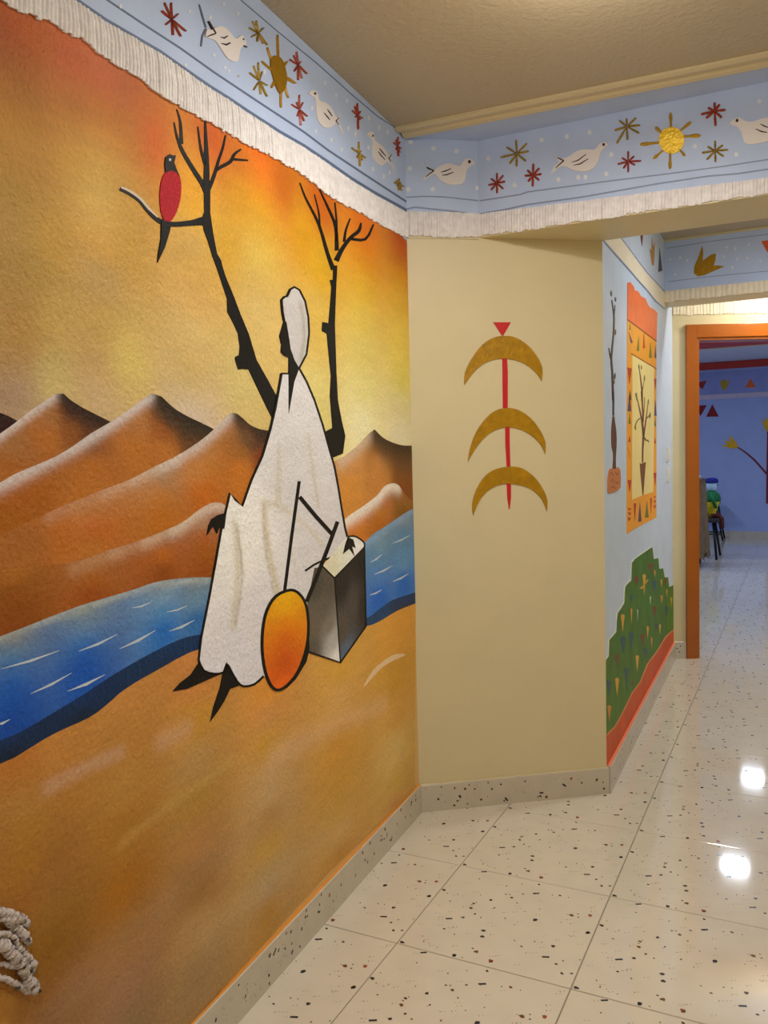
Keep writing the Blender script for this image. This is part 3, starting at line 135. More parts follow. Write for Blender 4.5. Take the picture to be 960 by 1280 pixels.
 'crescent': ('facet',[(0,[2119,16599,2123,16726,2132,16908,2168,17094,2243,17270,2343,17450,2457,17626,2583,17802,2722,17974,2865,18121,3011,18234,3161,18322,3311,18388,3457,18434,3604,18458,3755,18466,3913,18460,4076,18438,4239,18390,4405,18309,4570,18202,4722,18083,4858,17950,4980,17804,5084,17658,5171,17519,5240,17380,5284,17232,5292,17051,5275,16861,5261,16728,5206,16810,5126,16927,5035,17039,4937,17136,4829,17228,4711,17312,4585,17386,4450,17452,4306,17506,4151,17550,3986,17582,3821,17600,3658,17602,3495,17590,3337,17563,3184,17523,3036,17469,2892,17396,2753,17299,2617,17183,2486,17054,2347,16894,2213,16721]),(0,[2206,13656,2228,13788,2262,13978,2312,14178,2380,14379,2463,14589,2564,14790,2690,14983,2833,15166,2976,15323,3112,15444,3248,15538,3384,15610,3517,15660,3649,15688,3790,15697,3947,15691,4112,15665,4277,15613,4444,15529,4611,15419,4764,15295,4899,15162,5020,15016,5128,14861,5226,14694,5311,14518,5369,14347,5385,14170,5373,13997,5363,13877,5315,13983,5245,14132,5161,14273,5065,14388,4955,14495,4836,14593,4709,14683,4574,14766,4429,14834,4272,14889,4107,14929,3941,14951,3777,14953,3613,14935,3453,14898,3299,14841,3150,14764,3004,14666,2864,14548,2728,14408,2594,14250,2449,14043,2306,13816]),(0,[2384,11563,2368,11675,2348,11836,2352,12008,2386,12181,2443,12364,2523,12547,2629,12735,2758,12923,2896,13080,3035,13194,3184,13277,3345,13340,3530,13386,3728,13411,3916,13419,4086,13413,4246,13389,4406,13336,4575,13242,4744,13119,4895,12985,5020,12846,5127,12697,5220,12543,5305,12385,5376,12222,5421,12063,5430,11894,5413,11728,5399,11613,5356,11735,5293,11907,5214,12070,5119,12204,5008,12328,4887,12435,4763,12520,4630,12587,4478,12644,4296,12694,4096,12733,3906,12755,3735,12759,3573,12747,3416,12715,3259,12660,3106,12586,2966,12494,2844,12386,2736,12260,2636,12115,2537,11924,2446,11713])]),
 'emblem_stem': ('facet',[(1,[3661,17696,3667,17084,3658,16547,3661,15698,3855,15697,3869,16546,3878,17087,3855,17703]),(1,[3740,15078,3735,14301,3778,13427,3925,13430,3914,14302,3919,15077]),(1,[3760,12820,3782,12193,3841,11761,3874,11761,3930,12192,3940,12819])]),
 'emblem_triangle': ('facet',[(0,[3329,18983,4030,18986,3756,18542,3690,18465,3627,18542])]),
 'frieze_corr_bg': ('corr',[(0,[1,25010,20454,26630,20721,22680,15821,22382,12506,22392,9746,22332,6972,22308,3051,22250,133,22212,1,22219])]),
 'frieze_corr_fringe': ('corr',[(0,[1,22219,133,22212,3051,22250,6972,22308,9746,22332,12506,22392,15821,22382,20311,22618,20545,23624,12179,23286,3933,23253,1,23075])]),
 'frieze_corr_line': ('corr',[(1,[1,22186,1,22180,42,22177,1321,22191,2947,22212,4873,22240,6846,22267,8314,22278,9604,22288,10951,22319,12343,22346,13885,22330,15648,22332,18045,22443,20135,22564,20488,22671,18385,22546,15996,22431,14241,22426,12670,22439,11246,22409,9888,22376,8587,22363,7100,22349,5102,22318,3156,22287,1514,22262,224,22246,1,22247,1,22253]),(1,[1,23044,3836,23218,12040,23244,20364,23573,20728,23674,12320,23329,4031,23288,1,23106])]),
 'ct1': ('corr',[(0,[9918,24825,11129,25107,10599,24260])]),
 'ct2': ('corr',[(0,[13468,24776,14220,24794,14438,25555,14942,25136,15552,25573,15392,24800,15107,24205,14451,24076,13954,24417])]),
 'ct3': ('corr',[(0,[17718,25710,18949,24658,17094,24212])]),
 'plant_stem': ('corr',[(1,[1859,20175,2012,19973,2179,19731,2265,19592,2283,19418,2213,19091,2063,18688,1773,18215,1536,17766,1586,17499,1719,17206,1799,16599,1856,16060,2259,16084,2203,16629,2118,17243,1961,17538,1884,17798,2097,18245,2371,18721,2524,19130,2595,19461,2560,19638,2440,19775,2208,20009,1998,20201]),(1,[2622,20092,2564,19998,2481,19863,2370,19689,2277,19543,2515,19573,2590,19717,2673,19889,2718,20019,2744,20110]),(1,[1099,18124,1166,18024,1270,17897,1431,17775,1571,17680,1841,17719,1672,17809,1472,17925,1318,18045,1210,18139]),(1,[1853,16412,1950,15930,1922,15618,1927,15409,2285,15424,2249,15632,2307,15949,2268,16440])]),
 'plant_leaf': ('corr',[(1,[1771,20550,1662,20469,1638,20404,1680,20350,1807,20311,1830,20315,1940,20395,1963,20461,1922,20515,1794,20554]),(1,[2758,20447,2650,20378,2632,20325,2682,20283,2823,20257,2847,20261,2956,20330,2974,20384,2924,20425,2783,20451]),(1,[2773,19088,2667,19015,2622,18950,2625,18890,2690,18838,2714,18841,2820,18913,2866,18979,2862,19038,2798,19091]),(1,[2549,17236,2379,17155,2314,17082,2325,17015,2440,16954,2464,16956,2634,17036,2701,17109,2689,17177,2573,17238]),(1,[2319,16924,2221,16876,2184,16831,2194,16790,2264,16753,2288,16754,2385,16802,2423,16847,2413,16888,2343,16926])]),
 'trowel_handle': ('corr',[(1,[1926,15384,1858,15284,1769,15143,1681,14992,1610,14826,1588,14648,1595,14465,1610,14276,1667,14100,1827,13976,1980,13868,2020,13736,1997,13583,1901,13370,1803,13193,2583,13174,2554,13357,2539,13575,2582,13731,2643,13871,2696,13990,2745,14113,2782,14289,2792,14485,2758,14675,2685,14857,2556,15021,2424,15166,2338,15300,2283,15397])]),
 'trowel_blade': ('corr',[(0,[850,13083,1080,13191,2101,13233,2706,13190,3208,13245,3713,13071,3797,12739,3683,12330,2820,12220,1613,12200,812,12206,567,12329,587,12785])]),
 'blade_mark': ('corr',[(1,[1127,12966,1490,13055,1723,12927,1860,12933,1520,13080,1015,12984]),(1,[2329,13042,2836,12889,3388,12989,3262,13008,2862,12915,2460,13052]),(1,[1107,12657,1616,12740,2006,12576,2140,12584,1658,12764,1008,12678]),(1,[2313,12671,2821,12513,3433,12605,3312,12626,2846,12539,2444,12680]),(1,[1231,12393,1761,12447,2310,12323,2418,12338,1781,12472,1146,12417])]),
 'panel_red': ('corr',[(0,[6018,21615,6687,21781,7431,21798,7889,21762,8196,21649,8998,21772,9591,21790,10162,21713,11036,21782,11759,21849,12572,21720,13260,21643,15081,21802,15717,21826,16677,21817,16181,20169,5893,19946])]),
 'panel_border': ('corr',[(0,[5893,19946,16181,20169,15981,16830,15933,12274,15755,10128,11852,10158,8227,10166,5326,10134,5531,14074])]),
 'panel_line': ('corr',[(1,[5804,19910,10163,20001,16044,20124,16318,20203,10380,20071,5982,19972]),(1,[6776,18476,10827,18516,15932,18566,16149,18631,11005,18575,6925,18530])]),
 'panel_field': ('corr',[(0,[7300,18489,10703,18535,15113,18583,14889,14992,14439,11654,10447,11669,6932,11630,7083,14836])]),
 'mg': ('corr',[(0,[6609,19839,6836,19624,6626,19542,6423,19571]),(0,[9309,19618,9483,18935,9048,18830,8627,18843]),(0,[13587,19795,14081,19050,13557,18934,13048,18947]),(0,[6334,15720,6682,15191,5988,15217]),(0,[15407,15846,15821,15329,14964,15342]),(0,[11932,11316,12567,10373,11158,10456])]),
 'mp': ('corr',[(0,[6215,19420,7415,19089,7079,18994,6752,19012]),(0,[15737,19877,16062,19249,15626,19138,15201,19163]),(0,[6486,16777,6914,16336,6031,16288]),(0,[6373,16677,6818,15798,5795,15755]),(0,[15547,16835,16061,15940,14983,15900]),(0,[9431,11376,9908,10362,8768,10431])]),
 'mr': ('corr',[(0,[11149,20022,11519,19293,11118,19188,10728,19206]),(0,[5805,17758,7033,17821,6350,17022]),(0,[14949,17966,16108,17999,15480,17363]),(0,[6291,14645,6537,14357,5917,14351]),(0,[5729,14120,6431,13538,6009,13948]),(0,[5667,12597,6689,12564,6223,12024]),(0,[14663,12706,15842,12698,15275,11970]),(0,[15259,14648,15680,14371,14931,14365]),(0,[7406,11429,8194,11384,7684,10534]),(0,[13190,11370,13944,11345,13460,10521]),(0,[5616,11329,6710,11202,6042,11169]),(0,[5679,11123,6777,10990,6034,10953]),(0,[5670,10892,6506,10772,5877,10673]),(0,[14619,11401,15525,11391,15037,11274]),(0,[14610,11156,15680,11134,15027,10992]),(0,[14601,10891,15671,10870,15017,10675])]),
 'pot_plant_pot': ('corr',[(0,[9379,13335,9802,13285,11586,13357,11243,12776,10616,11665,10307,11680,9654,12752])]),
 'pot_plant_stem': ('corr',[(1,[10634,13337,10693,13665,10794,14073,11002,14398,11133,14724,10980,15080,10663,15426,10225,15730,9708,16022,9078,16369,8575,16637,8379,16619,8769,16342,9255,15987,9646,15691,9971,15390,10206,15051,10332,14709,10283,14396,10178,14075,10132,13670,10107,13345]),(1,[11130,14717,11417,15006,11774,15382,12058,15725,12315,16061,12563,16412,12744,16679,12553,16671,12314,16403,11988,16052,11637,15717,11273,15377,10890,15005,10599,14720]),(1,[9897,16928,10015,16662,10174,16285,10349,15809,10490,15412,10934,15428,10823,15831,10700,16315,10631,16702,10592,16977]),(1,[10836,14627,11053,14554,11448,14470,12073,14449,12546,14453,12592,14506,12191,14515,11809,14534,11500,14596,11246,14661]),(1,[9567,15603,9067,15523,8500,15415,8173,15303,7967,15190,7860,15067,7818,14972,7974,14973,8072,15067,8237,15187,8459,15294,8764,15395,9298,15495,9785,15573]),(1,[11669,15594,12078,15645,12611,15726,13085,15840,13434,15935,13270,15944,12846,15854,12332,15752,11855,15678,11484,15625]),(1,[10824,15485,11021,15813,11233,16209,11314,16517,11343,16732,11162,16722,11096,16506,10963,16199,10682,15804,10427,15477]),(1,[9252,18088,9634,17575,10037,17006,10017,16480,10610,16512,10629,17050,10041,17614,9450,18110]),(1,[11247,17809,10838,17369,10263,16978,10607,16990,11050,17380,11392,17818]),(1,[8354,16753,8388,16392,8678,16409,8611,16770])]),
 'pot_plant_leaf': ('corr',[(1,[8144,16758,8072,16664,8144,16583,8324,16513,8652,16455,8692,16458,8765,16553,8692,16635,8508,16706,8182,16762]),(1,[7925,15213,7794,15140,7783,15072,7867,15007,8073,14946,8112,14947,8246,15021,8256,15090,8171,15155,7964,15215]),(1,[13331,16040,13056,15939,12933,15843,12927,15750,13072,15661,13121,15662,13397,15761,13521,15858,13527,15952,13380,16042]),(1,[12625,16707,12419,16606,12333,16511,12341,16421,12469,16335,12516,16337,12723,16437,12811,16533,12802,16624,12673,16710]),(1,[12216,14541,12178,14490,12251,14447,12413,14410,12688,14379,12733,14382,12771,14433,12696,14476,12533,14514,12260,14544]),(1,[9174,18230,9070,18144,9087,18071,9196,18008,9429,17958,9462,17961,9568,18048,9550,18121,9439,18185,9207,18234]),(1,[10119,18268,10013,18195,9993,18131,10043,18073,10178,18023,10213,18026,10319,18099,10339,18164,10289,18222,10153,18271]),(1,[11231,17857,11054,17754,10990,17660,11012,17572,11145,17492,11181,17494,11358,17597,11424,17692,11402,17780,11267,17860])]),
 'hill': ('corr',[(0,[1,5344,1,5438,1,5511,605,5524,746,6161,1441,6165,2408,6163,2554,6658,2815,6917,3721,6980,4532,7069,4690,7547,4838,7777,5690,7814,6575,7805,6759,8618,7691,8699,10550,8673,14003,8621,14603,7881,16569,7707,17005,7005,18817,6832,19649,6135,21377,5927,22012,5191,24790,4946,25072,1871,20309,2346,17798,2371,15494,2367,11882,2556,9174,2233,6665,2383,4202,2234,1924,2178,1,2406])]),
 'hill_edge': ('corr',[(1,[1,5420,26,5492,712,5509,808,6153,1526,6151,2523,6153,2623,6644,2878,6907,3827,6968,4606,7061,4739,7538,4905,7767,5789,7803,6658,7804,6811,8608,7760,8693,10646,8662,13903,8631,14551,7874,16468,7706,16897,7007,18718,6829,19588,6129,21251,5932,21968,5179,24930,4897,24650,4995,22390,5154,21721,5893,20017,6098,19115,6810,17298,6980,16853,7687,14908,7858,14105,8656,10455,8725,7561,8752,6527,8650,6375,7852,5593,7862,4661,7820,4477,7581,4351,7113,3617,7028,2654,6962,2387,6691,2296,6209,1358,6212,596,6204,500,5563,1,5553,1,5480])]),
 'path': ('corr',[(0,[25072,1871,20309,2346,17798,2371,15494,2367,11882,2556,9174,2233,6665,2383,4202,2234,1924,2178,1,2406,1,1152,1005,400,3182,343,9183,290,17247,75,25325,219])]),
 'path_edge': ('corr',[(1,[24851,1944,20091,2414,17571,2437,15295,2430,11696,2614,9007,2289,6519,2436,4068,2284,1812,2226,1,2449,1,2362,2036,2131,4337,2183,6811,2330,9342,2177,12069,2497,15696,2303,18027,2305,20528,2278,25296,1798])]),
 'hp_y': ('corr',[(0,[10189,7577,10796,7547,11415,7399,10755,6424]),(0,[3500,6706,4027,6656,4564,6505,3994,5848]),(0,[6253,6496,6523,6497,6792,6393,6493,5735]),(0,[17542,6278,17923,6284,18305,6157,17906,5743]),(0,[22661,4372,23118,4364,23578,4211,23097,3639]),(0,[11539,4614,11993,4580,12452,4426,11967,3854]),(0,[16712,3732,17176,3703,17644,3541,17155,3036]),(0,[7664,3930,8244,3849,8834,3655,8212,3027]),(0,[1958,4234,2479,4158,3009,3959,2445,3343]),(0,[9099,7067,9782,7016,12160,7093,12350,7012,9952,6887])]),
 'hp_w': ('corr',[(0,[8232,6103,8462,6113,8690,6013,8438,5490]),(0,[12783,6021,13101,6025,13418,5908,13083,5520])]),
 'hp_b': ('corr',[(0,[13815,6749,14773,6669,15765,6459,14750,5990]),(0,[19592,4306,20629,4192,21699,3932,20609,3528]),(0,[5625,5476,6388,5371,7176,5156,6353,4490]),(0,[3279,5768,4066,5652,4881,5430,4032,4818]),(0,[10294,3703,11090,3583,11910,3340,11068,2974]),(0,[5810,7185,6399,7139,7000,6986,6385,6807]),(0,[14815,4152,15552,4070,16305,3857,15538,3666]),(0,[1,4703,422,4568,1185,4311,391,3847]),(0,[4376,4087,4964,4004,5564,3790,4919,2906])]),
 'hp_r': ('corr',[(0,[7406,7858,8136,7806,8886,7643,8115,7265]),(0,[12381,7874,13364,7807,14383,7615,13346,7286]),(0,[14010,5262,14936,5161,15891,4928,14913,4506]),(0,[9279,4642,10040,4540,10823,4319,10018,3946]),(0,[1953,5263,2491,5185,3041,5009,2468,4643]),(0,[19141,6051,19901,6006,20678,5821,19888,5571]),(0,[6307,2960,6762,2905,7221,2715,6752,2664])]),
 'hp_o': ('corr',[(0,[20189,5274,20661,5266,21137,5117,20643,4666]),(0,[17370,5345,17988,5308,18615,5135,17971,4765]),(0,[13139,3694,13543,3667,13950,3516,13519,2972]),(0,[14538,7212,15005,7207,15477,7076,14992,6810]),(0,[99,3564,573,3483,1053,3284,543,2809])]),
 'tulip2': ('beam2',[(0,[2188,26038,2240,25634,2213,25147,2671,25439,2950,25467,2915,25086,2828,24802,3107,24749,3427,24672,3107,24556,2845,24477,2318,24291,1920,24265,1716,24494,1743,24882,1966,25392])]),
 'tulip2_line': ('beam2',[(1,[1868,25138,2223,24879,2663,24621,2677,24653,2239,24911,1886,25168]),(1,[2200,25123,2393,24728,2421,24741,2227,25135])]),
 'bt1': ('beam2',[(0,[5384,25850,6062,25864,5718,25159])]),
 'dot_beam2': ('beam2',[(0,[3599,25748,3581,25692,3539,25674,3496,25703,3478,25764,3496,25820,3539,25838,3581,25808]),(0,[4070,25621,4053,25565,4011,25547,3968,25577,3951,25637,3968,25692,4010,25711,4053,25681]),(0,[4790,25733,4773,25677,4731,25659,4690,25689,4672,25748,4689,25804,4731,25822,4773,25792]),(0,[3453,25219,3435,25163,3392,25144,3350,25174,3332,25234,3350,25290,3392,25309,3435,25279]),(0,[4156,25001,4139,24945,4097,24926,4055,24956,4037,25016,4054,25072,4097,25090,4139,25061]),(0,[4708,24993,4690,24938,4649,24919,4607,24949,4589,25009,4607,25064,4648,25082,4690,25053]),(0,[5396,24743,5379,24688,5338,24669,5296,24698,5279,24758,5296,24813,5337,24831,5379,24802]),(0,[3901,24550,3883,24494,3841,24475,3798,24504,3781,24565,3798,24621,3841,24639,3883,24610]),(0,[1000,25498,982,25441,937,25422,892,25452,874,25514,893,25571,937,25590,982,25560]),(0,[1404,25278,1386,25221,1341,25202,1297,25232,1279,25294,1297,25351,1342,25370,1386,25340]),(0,[429,25449,410,25392,365,25373,320,25403,301,25465,320,25523,365,25542,411,25511]),(0,[708,24522,689,24464,644,24445,600,24475,581,24537,600,24594,645,24614,690,24584])]),
 'line_beam2': ('beam2',[(1,[169,26123,2673,26203,5733,26186,6878,26175,6874,26211,5729,26222,2668,26240,164,26161]),(1,[254,24132,2672,24157,5740,24098,6888,24101,6885,24137,5737,24134,2668,24194,249,24171])]),
 'ft1': ('far',[(0,[-3269,25038,-1408,25287,-2007,23944])]),
 'ft2': ('far',[(0,[571,25386,959,24985,1229,25531,1487,24951,2070,25289,1838,24491,1605,23879,1253,23523,842,23862,665,24564])]),
 'ft3': ('far',[(0,[5013,25221,4248,23781,5848,23808])]),
 'fr1': ('far',[(0,[-3153,21361,-1386,21360,-2335,19638])]),
 'fr2': ('far',[(0,[-540,21455,-1495,19498,396,19463])]),
 'tree_branch': ('far',[(1,[3112,14415,3472,14157,3907,13834,4190,13601,4510,13307,5034,12812,5574,12269,5956,11823,6334,11342,6877,10645,7323,10067,7529,10260,7078,10833,6529,11525,6149,12011,5753,12472,5195,13013,4656,13499,4320,13786,4017,14014,3565,14318,3192,14557])]),
 'tree_trunk': ('far',[(0,[7448,16902,8533,16861,8730,5480,7336,5479,7379,10498])]),
 'tree_tulip_a': ('far',[(0,[746,14743,1300,14931,1773,14967,1173,15664,1772,15509,2118,15362,1897,16385,2400,15995,2792,15510,3151,14959,3277,14483,2903,14257,2088,14348,1300,14642])]),
 'tree_tulip_b': ('far',[(0,[6561,18880,7019,18296,7501,19004,8016,18254,8675,18786,8456,17442,8082,16878,7630,16680,7174,17161])]),
}
PAINT = {
 'sky': [(1.887,2.114,0.316,0.059,0.016),(1.72,2.131,0.547,0.096,0.029),(1.705,2.049,0.393,0.127,0.013),(1.588,2.139,0.461,0.111,0.026),(1.711,1.959,0.577,0.316,0.027),(1.909,1.765,0.463,0.27,0.061),(1.92,1.604,0.464,0.313,0.096),(1.802,1.79,0.596,0.343,0.04),(1.811,1.646,0.611,0.418,0.103),(1.608,1.834,0.539,0.318,0.041),(1.602,1.93,0.528,0.291,0.046),(1.494,2.06,0.644,0.106,0.004),(1.57,2.051,0.49,0.183,0.006),(1.252,2.14,0.593,0.093,0.004),(1.149,2.126,0.563,0.138,0.008),(1.154,2.056,0.633,0.316,0.004),(1.233,1.92,0.628,0.352,0.024),(0.95,2.134,0.514,0.12,0.003),(0.713,2.144,0.577,0.119,0.003),(0.82,2.037,0.634,0.305,0.005),(0.725,1.966,0.658,0.37,0.012),(0.977,1.723,0.709,0.504,0.17),(1.183,1.598,0.641,0.513,0.189),(1.624,1.593,0.793,0.659,0.177),(1.818,1.545,0.696,0.607,0.236),(0.761,1.796,0.691,0.468,0.095),(0.802,1.56,0.729,0.627,0.216),(1.845,2.126,0.533,0.1,0.005),(1.849,2.071,0.346,0.1,0.005),(1.851,2.036,0.333,0.128,0.003),(1.854,1.995,0.463,0.202,0.011),(1.857,1.94,0.53,0.277,0.036),(1.861,1.885,0.459,0.199,0.031),(1.863,1.857,0.408,0.271,0.047),(1.868,1.774,0.469,0.298,0.089),(1.871,1.733,0.341,0.227,0.037),(1.874,1.678,0.422,0.266,0.068),(1.877,1.636,0.398,0.175,0.048),(1.88,1.595,0.464,0.239,0.024),(1.883,1.554,0.449,0.268,0.05),(1.884,1.529,0.362,0.252,0.291),(1.647,2.154,0.707,0.174,0.085),(1.648,2.13,0.503,0.108,0.014),(1.651,2.084,0.457,0.131,0.007),(1.654,2.045,0.612,0.225,0.012),(1.656,2.014,0.662,0.323,0.038),(1.658,1.975,0.642,0.415,0.083),(1.662,1.913,0.704,0.493,0.131),(1.666,1.851,0.783,0.507,0.134),(1.67,1.805,0.661,0.325,0.027),(1.673,1.75,0.458,0.345,0.163),(1.678,1.68,0.58,0.344,0.084),(1.681,1.634,0.586,0.391,0.092),(1.684,1.587,0.512,0.314,0.147),(1.686,1.548,0.514,0.328,0.081),(1.688,1.525,0.699,0.536,0.358),(1.055,2.175,0.833,0.139,0.003),(1.058,2.134,0.829,0.207,0.006),(1.062,2.072,0.724,0.259,0.004),(1.064,2.036,0.666,0.371,0.006),(1.067,1.989,0.629,0.372,0.044),(1.072,1.916,0.662,0.484,0.089),(1.076,1.854,0.593,0.396,0.099),(1.081,1.771,0.659,0.48,0.168),(0.4,2.163,0.765,0.167,0.007),(0.405,2.089,0.791,0.215,0.003),(0.409,2.031,0.748,0.326,0.009),(0.414,1.951,0.778,0.471,0.033),(0.421,1.845,0.738,0.531,0.08),(0.427,1.739,0.741,0.598,0.157),(0.436,1.607,0.797,0.69,0.243),(0.442,1.514,0.912,0.852,0.507),(0.055,2.176,0.558,0.074,0.003),(0.058,2.117,0.576,0.125,0.004),(0.062,2.058,0.794,0.349,0.003),(0.068,1.969,0.83,0.486,0.043),(0.076,1.836,0.891,0.645,0.101),(0.085,1.688,0.865,0.712,0.139),(0.093,1.57,0.814,0.721,0.343),(0.099,1.482,0.92,0.838,0.582),(1.36,1.998,0.797,0.349,0.011),(1.363,1.953,0.868,0.476,0.02),(1.367,1.889,0.552,0.372,0.128),(1.37,1.835,0.63,0.384,0.071),(1.375,1.762,0.667,0.406,0.122),(1.381,1.672,0.702,0.509,0.201),(1.386,1.599,0.58,0.413,0.127),(1.389,1.545,0.632,0.474,0.19),(1.392,1.499,0.687,0.566,0.514)],
 'dune_far': [(1.921,1.463,0.025,0.003,0.003)],
 'dune_a': [(1.909,1.415,0.368,0.161,0.05),(1.911,1.388,0.402,0.13,0.015),(1.822,1.473,0.382,0.161,0.048),(1.825,1.437,0.465,0.154,0.021),(1.713,1.47,0.047,0.01,0.005),(1.714,1.453,0.14,0.047,0.01),(1.763,1.483,0.084,0.02,0.006),(1.765,1.453,0.27,0.086,0.012)],
 'dune_b': [(1.914,1.334,0.382,0.111,0.008),(1.917,1.293,0.381,0.117,0.006),(1.717,1.416,0.258,0.088,0.027),(1.719,1.386,0.488,0.161,0.017),(1.721,1.347,0.479,0.163,0.02),(1.493,1.495,0.128,0.054,0.017),(1.496,1.452,0.334,0.091,0.01),(1.498,1.417,0.478,0.165,0.023),(1.584,1.466,0.442,0.181,0.048),(1.587,1.417,0.475,0.162,0.018),(1.391,1.468,0.057,0.022,0.007),(1.393,1.445,0.143,0.053,0.009)],
 'dune_c': [(1.92,1.238,0.388,0.135,0.023),(1.724,1.309,0.453,0.152,0.028),(1.727,1.263,0.525,0.131,0.008),(1.729,1.224,0.481,0.166,0.023),(1.502,1.348,0.343,0.182,0.093),(1.505,1.313,0.528,0.181,0.019),(1.508,1.262,0.489,0.151,0.008),(1.352,1.408,0.439,0.188,0.048),(1.355,1.362,0.531,0.184,0.015),(1.357,1.321,0.518,0.134,0.006),(1.192,1.458,0.358,0.157,0.045),(1.195,1.418,0.335,0.121,0.019),(1.199,1.358,0.546,0.172,0.015),(1.086,1.444,0.095,0.033,0.008),(1.088,1.408,0.252,0.046,0.008)],
 'dune_d': [(1.925,1.17,0.28,0.081,0.003),(1.928,1.129,0.263,0.067,0.004),(1.923,1.204,0.428,0.156,0.021),(1.731,1.194,0.397,0.165,0.054),(1.733,1.171,0.429,0.131,0.008),(1.735,1.14,0.318,0.071,0.003),(1.511,1.218,0.341,0.119,0.049),(1.513,1.192,0.517,0.138,0.008),(1.515,1.149,0.287,0.068,0.003),(1.361,1.269,0.388,0.13,0.077),(1.362,1.241,0.443,0.257,0.138),(1.364,1.213,0.443,0.105,0.008),(1.367,1.176,0.381,0.107,0.003),(1.369,1.139,0.312,0.074,0.003)],
 'dune_e': [(0.311,1.449,0.065,0.021,0.005),(0.313,1.422,0.403,0.161,0.015),(0.315,1.38,0.665,0.274,0.066),(0.32,1.311,0.618,0.254,0.046),(0.087,1.408,0.238,0.078,0.004),(0.092,1.333,0.266,0.093,0.009),(0.097,1.25,0.27,0.068,0.007),(0.539,1.369,0.637,0.289,0.078),(0.543,1.292,0.687,0.285,0.042)],
 'dune_f': [(0.324,1.25,0.537,0.177,0.1),(0.327,1.2,0.553,0.203,0.017),(0.329,1.158,0.482,0.138,0.004),(0.098,1.229,0.379,0.15,0.026),(0.101,1.191,0.261,0.109,0.003),(0.553,1.15,0.684,0.214,0.016)],
 'river': [(1.758,1.116,0.205,0.243,0.239),(1.759,1.098,0.197,0.291,0.414),(1.76,1.075,0.138,0.285,0.536),(1.762,1.052,0.043,0.202,0.623),(1.763,1.029,0.01,0.116,0.559),(1.765,1.007,0.004,0.078,0.483),(1.766,0.984,0.005,0.096,0.533),(1.93,1.088,0.236,0.239,0.241),(1.932,1.067,0.096,0.261,0.492),(1.933,1.04,0.039,0.155,0.538),(1.936,1.006,0.008,0.11,0.553),(1.938,0.972,0.003,0.079,0.494),(1.94,0.944,0.003,0.067,0.422),(1.517,1.123,0.215,0.274,0.357),(1.519,1.097,0.207,0.381,0.61),(1.521,1.063,0.075,0.268,0.607),(1.523,1.028,0.013,0.16,0.63),(1.402,1.11,0.188,0.253,0.333),(1.405,1.07,0.152,0.31,0.508),(1.408,1.024,0.026,0.162,0.499)],
 'river_bank': [(1.769,0.938,0.003,0.034,0.156),(1.771,0.916,0.003,0.016,0.037),(1.942,0.917,0.003,0.032,0.132),(1.943,0.894,0.003,0.011,0.03),(1.537,0.979,0.003,0.037,0.146),(1.539,0.953,0.004,0.026,0.086)],
 'river_r': [(0.331,1.131,0.149,0.239,0.303),(0.334,1.089,0.186,0.348,0.506),(0.337,1.033,0.112,0.281,0.536),(0.341,0.978,0.081,0.243,0.661),(0.345,0.909,0.014,0.142,0.662),(0.103,1.161,0.238,0.311,0.446),(0.107,1.096,0.119,0.294,0.547),(0.112,1.006,0.133,0.34,0.686),(0.118,0.917,0.02,0.175,0.744)],
 'river_bank_r': [(0.35,0.839,0.011,0.064,0.186),(0.122,0.858,0.007,0.051,0.226),(0.123,0.834,0.023,0.034,0.044)],
 'sand': [(1.927,0.87,0.52,0.184,0.025),(1.929,0.849,0.482,0.194,0.042),(1.931,0.808,0.47,0.246,0.061),(1.935,0.752,0.446,0.218,0.032),(1.939,0.697,0.405,0.184,0.021),(1.943,0.628,0.37,0.149,0.023),(1.853,0.881,0.564,0.252,0.054),(1.87,0.635,0.366,0.158,0.032),(1.873,0.577,0.357,0.175,0.024),(1.877,0.526,0.278,0.117,0.004),(1.881,0.461,0.286,0.117,0.008),(1.886,0.389,0.297,0.143,0.055),(1.66,0.9,0.606,0.272,0.065),(1.664,0.835,0.516,0.241,0.048),(1.67,0.738,0.508,0.258,0.055),(1.676,0.641,0.438,0.201,0.028),(1.685,0.511,0.414,0.162,0.008),(1.69,0.43,0.376,0.174,0.028),(1.699,0.301,0.41,0.217,0.119),(1.702,0.252,0.299,0.188,0.093),(1.417,0.887,0.636,0.26,0.069),(1.422,0.795,0.619,0.307,0.042),(1.428,0.703,0.535,0.312,0.105),(1.434,0.612,0.476,0.262,0.051),(1.44,0.52,0.5,0.242,0.071),(1.447,0.41,0.331,0.158,0.017),(1.453,0.318,0.516,0.308,0.123),(1.462,0.19,0.396,0.245,0.103),(1.106,0.76,0.812,0.336,0.045),(1.109,0.711,0.691,0.341,0.113),(1.114,0.637,0.642,0.348,0.038),(1.119,0.553,0.645,0.389,0.179),(1.123,0.489,0.657,0.445,0.212),(1.126,0.447,0.483,0.241,0.024),(1.132,0.362,0.638,0.363,0.062),(1.136,0.299,0.509,0.339,0.12),(1.138,0.257,0.525,0.361,0.224),(1.142,0.204,0.505,0.257,0.033),(0.674,0.722,0.774,0.412,0.062),(0.679,0.647,0.763,0.442,0.134),(0.688,0.497,0.705,0.351,0.055),(0.695,0.397,0.643,0.344,0.055),(0.701,0.297,0.628,0.363,0.073),(0.706,0.222,0.699,0.428,0.159),(0.711,0.147,0.557,0.276,0.047),(0.207,0.769,0.821,0.396,0.062),(0.219,0.58,0.67,0.354,0.044),(0.226,0.464,0.736,0.396,0.088),(0.235,0.318,0.758,0.515,0.178),(0.243,0.187,0.684,0.455,0.092),(0.246,0.143,0.628,0.298,0.104),(1.977,0.743,0.399,0.179,0.037),(1.992,0.5,0.476,0.22,0.039)],
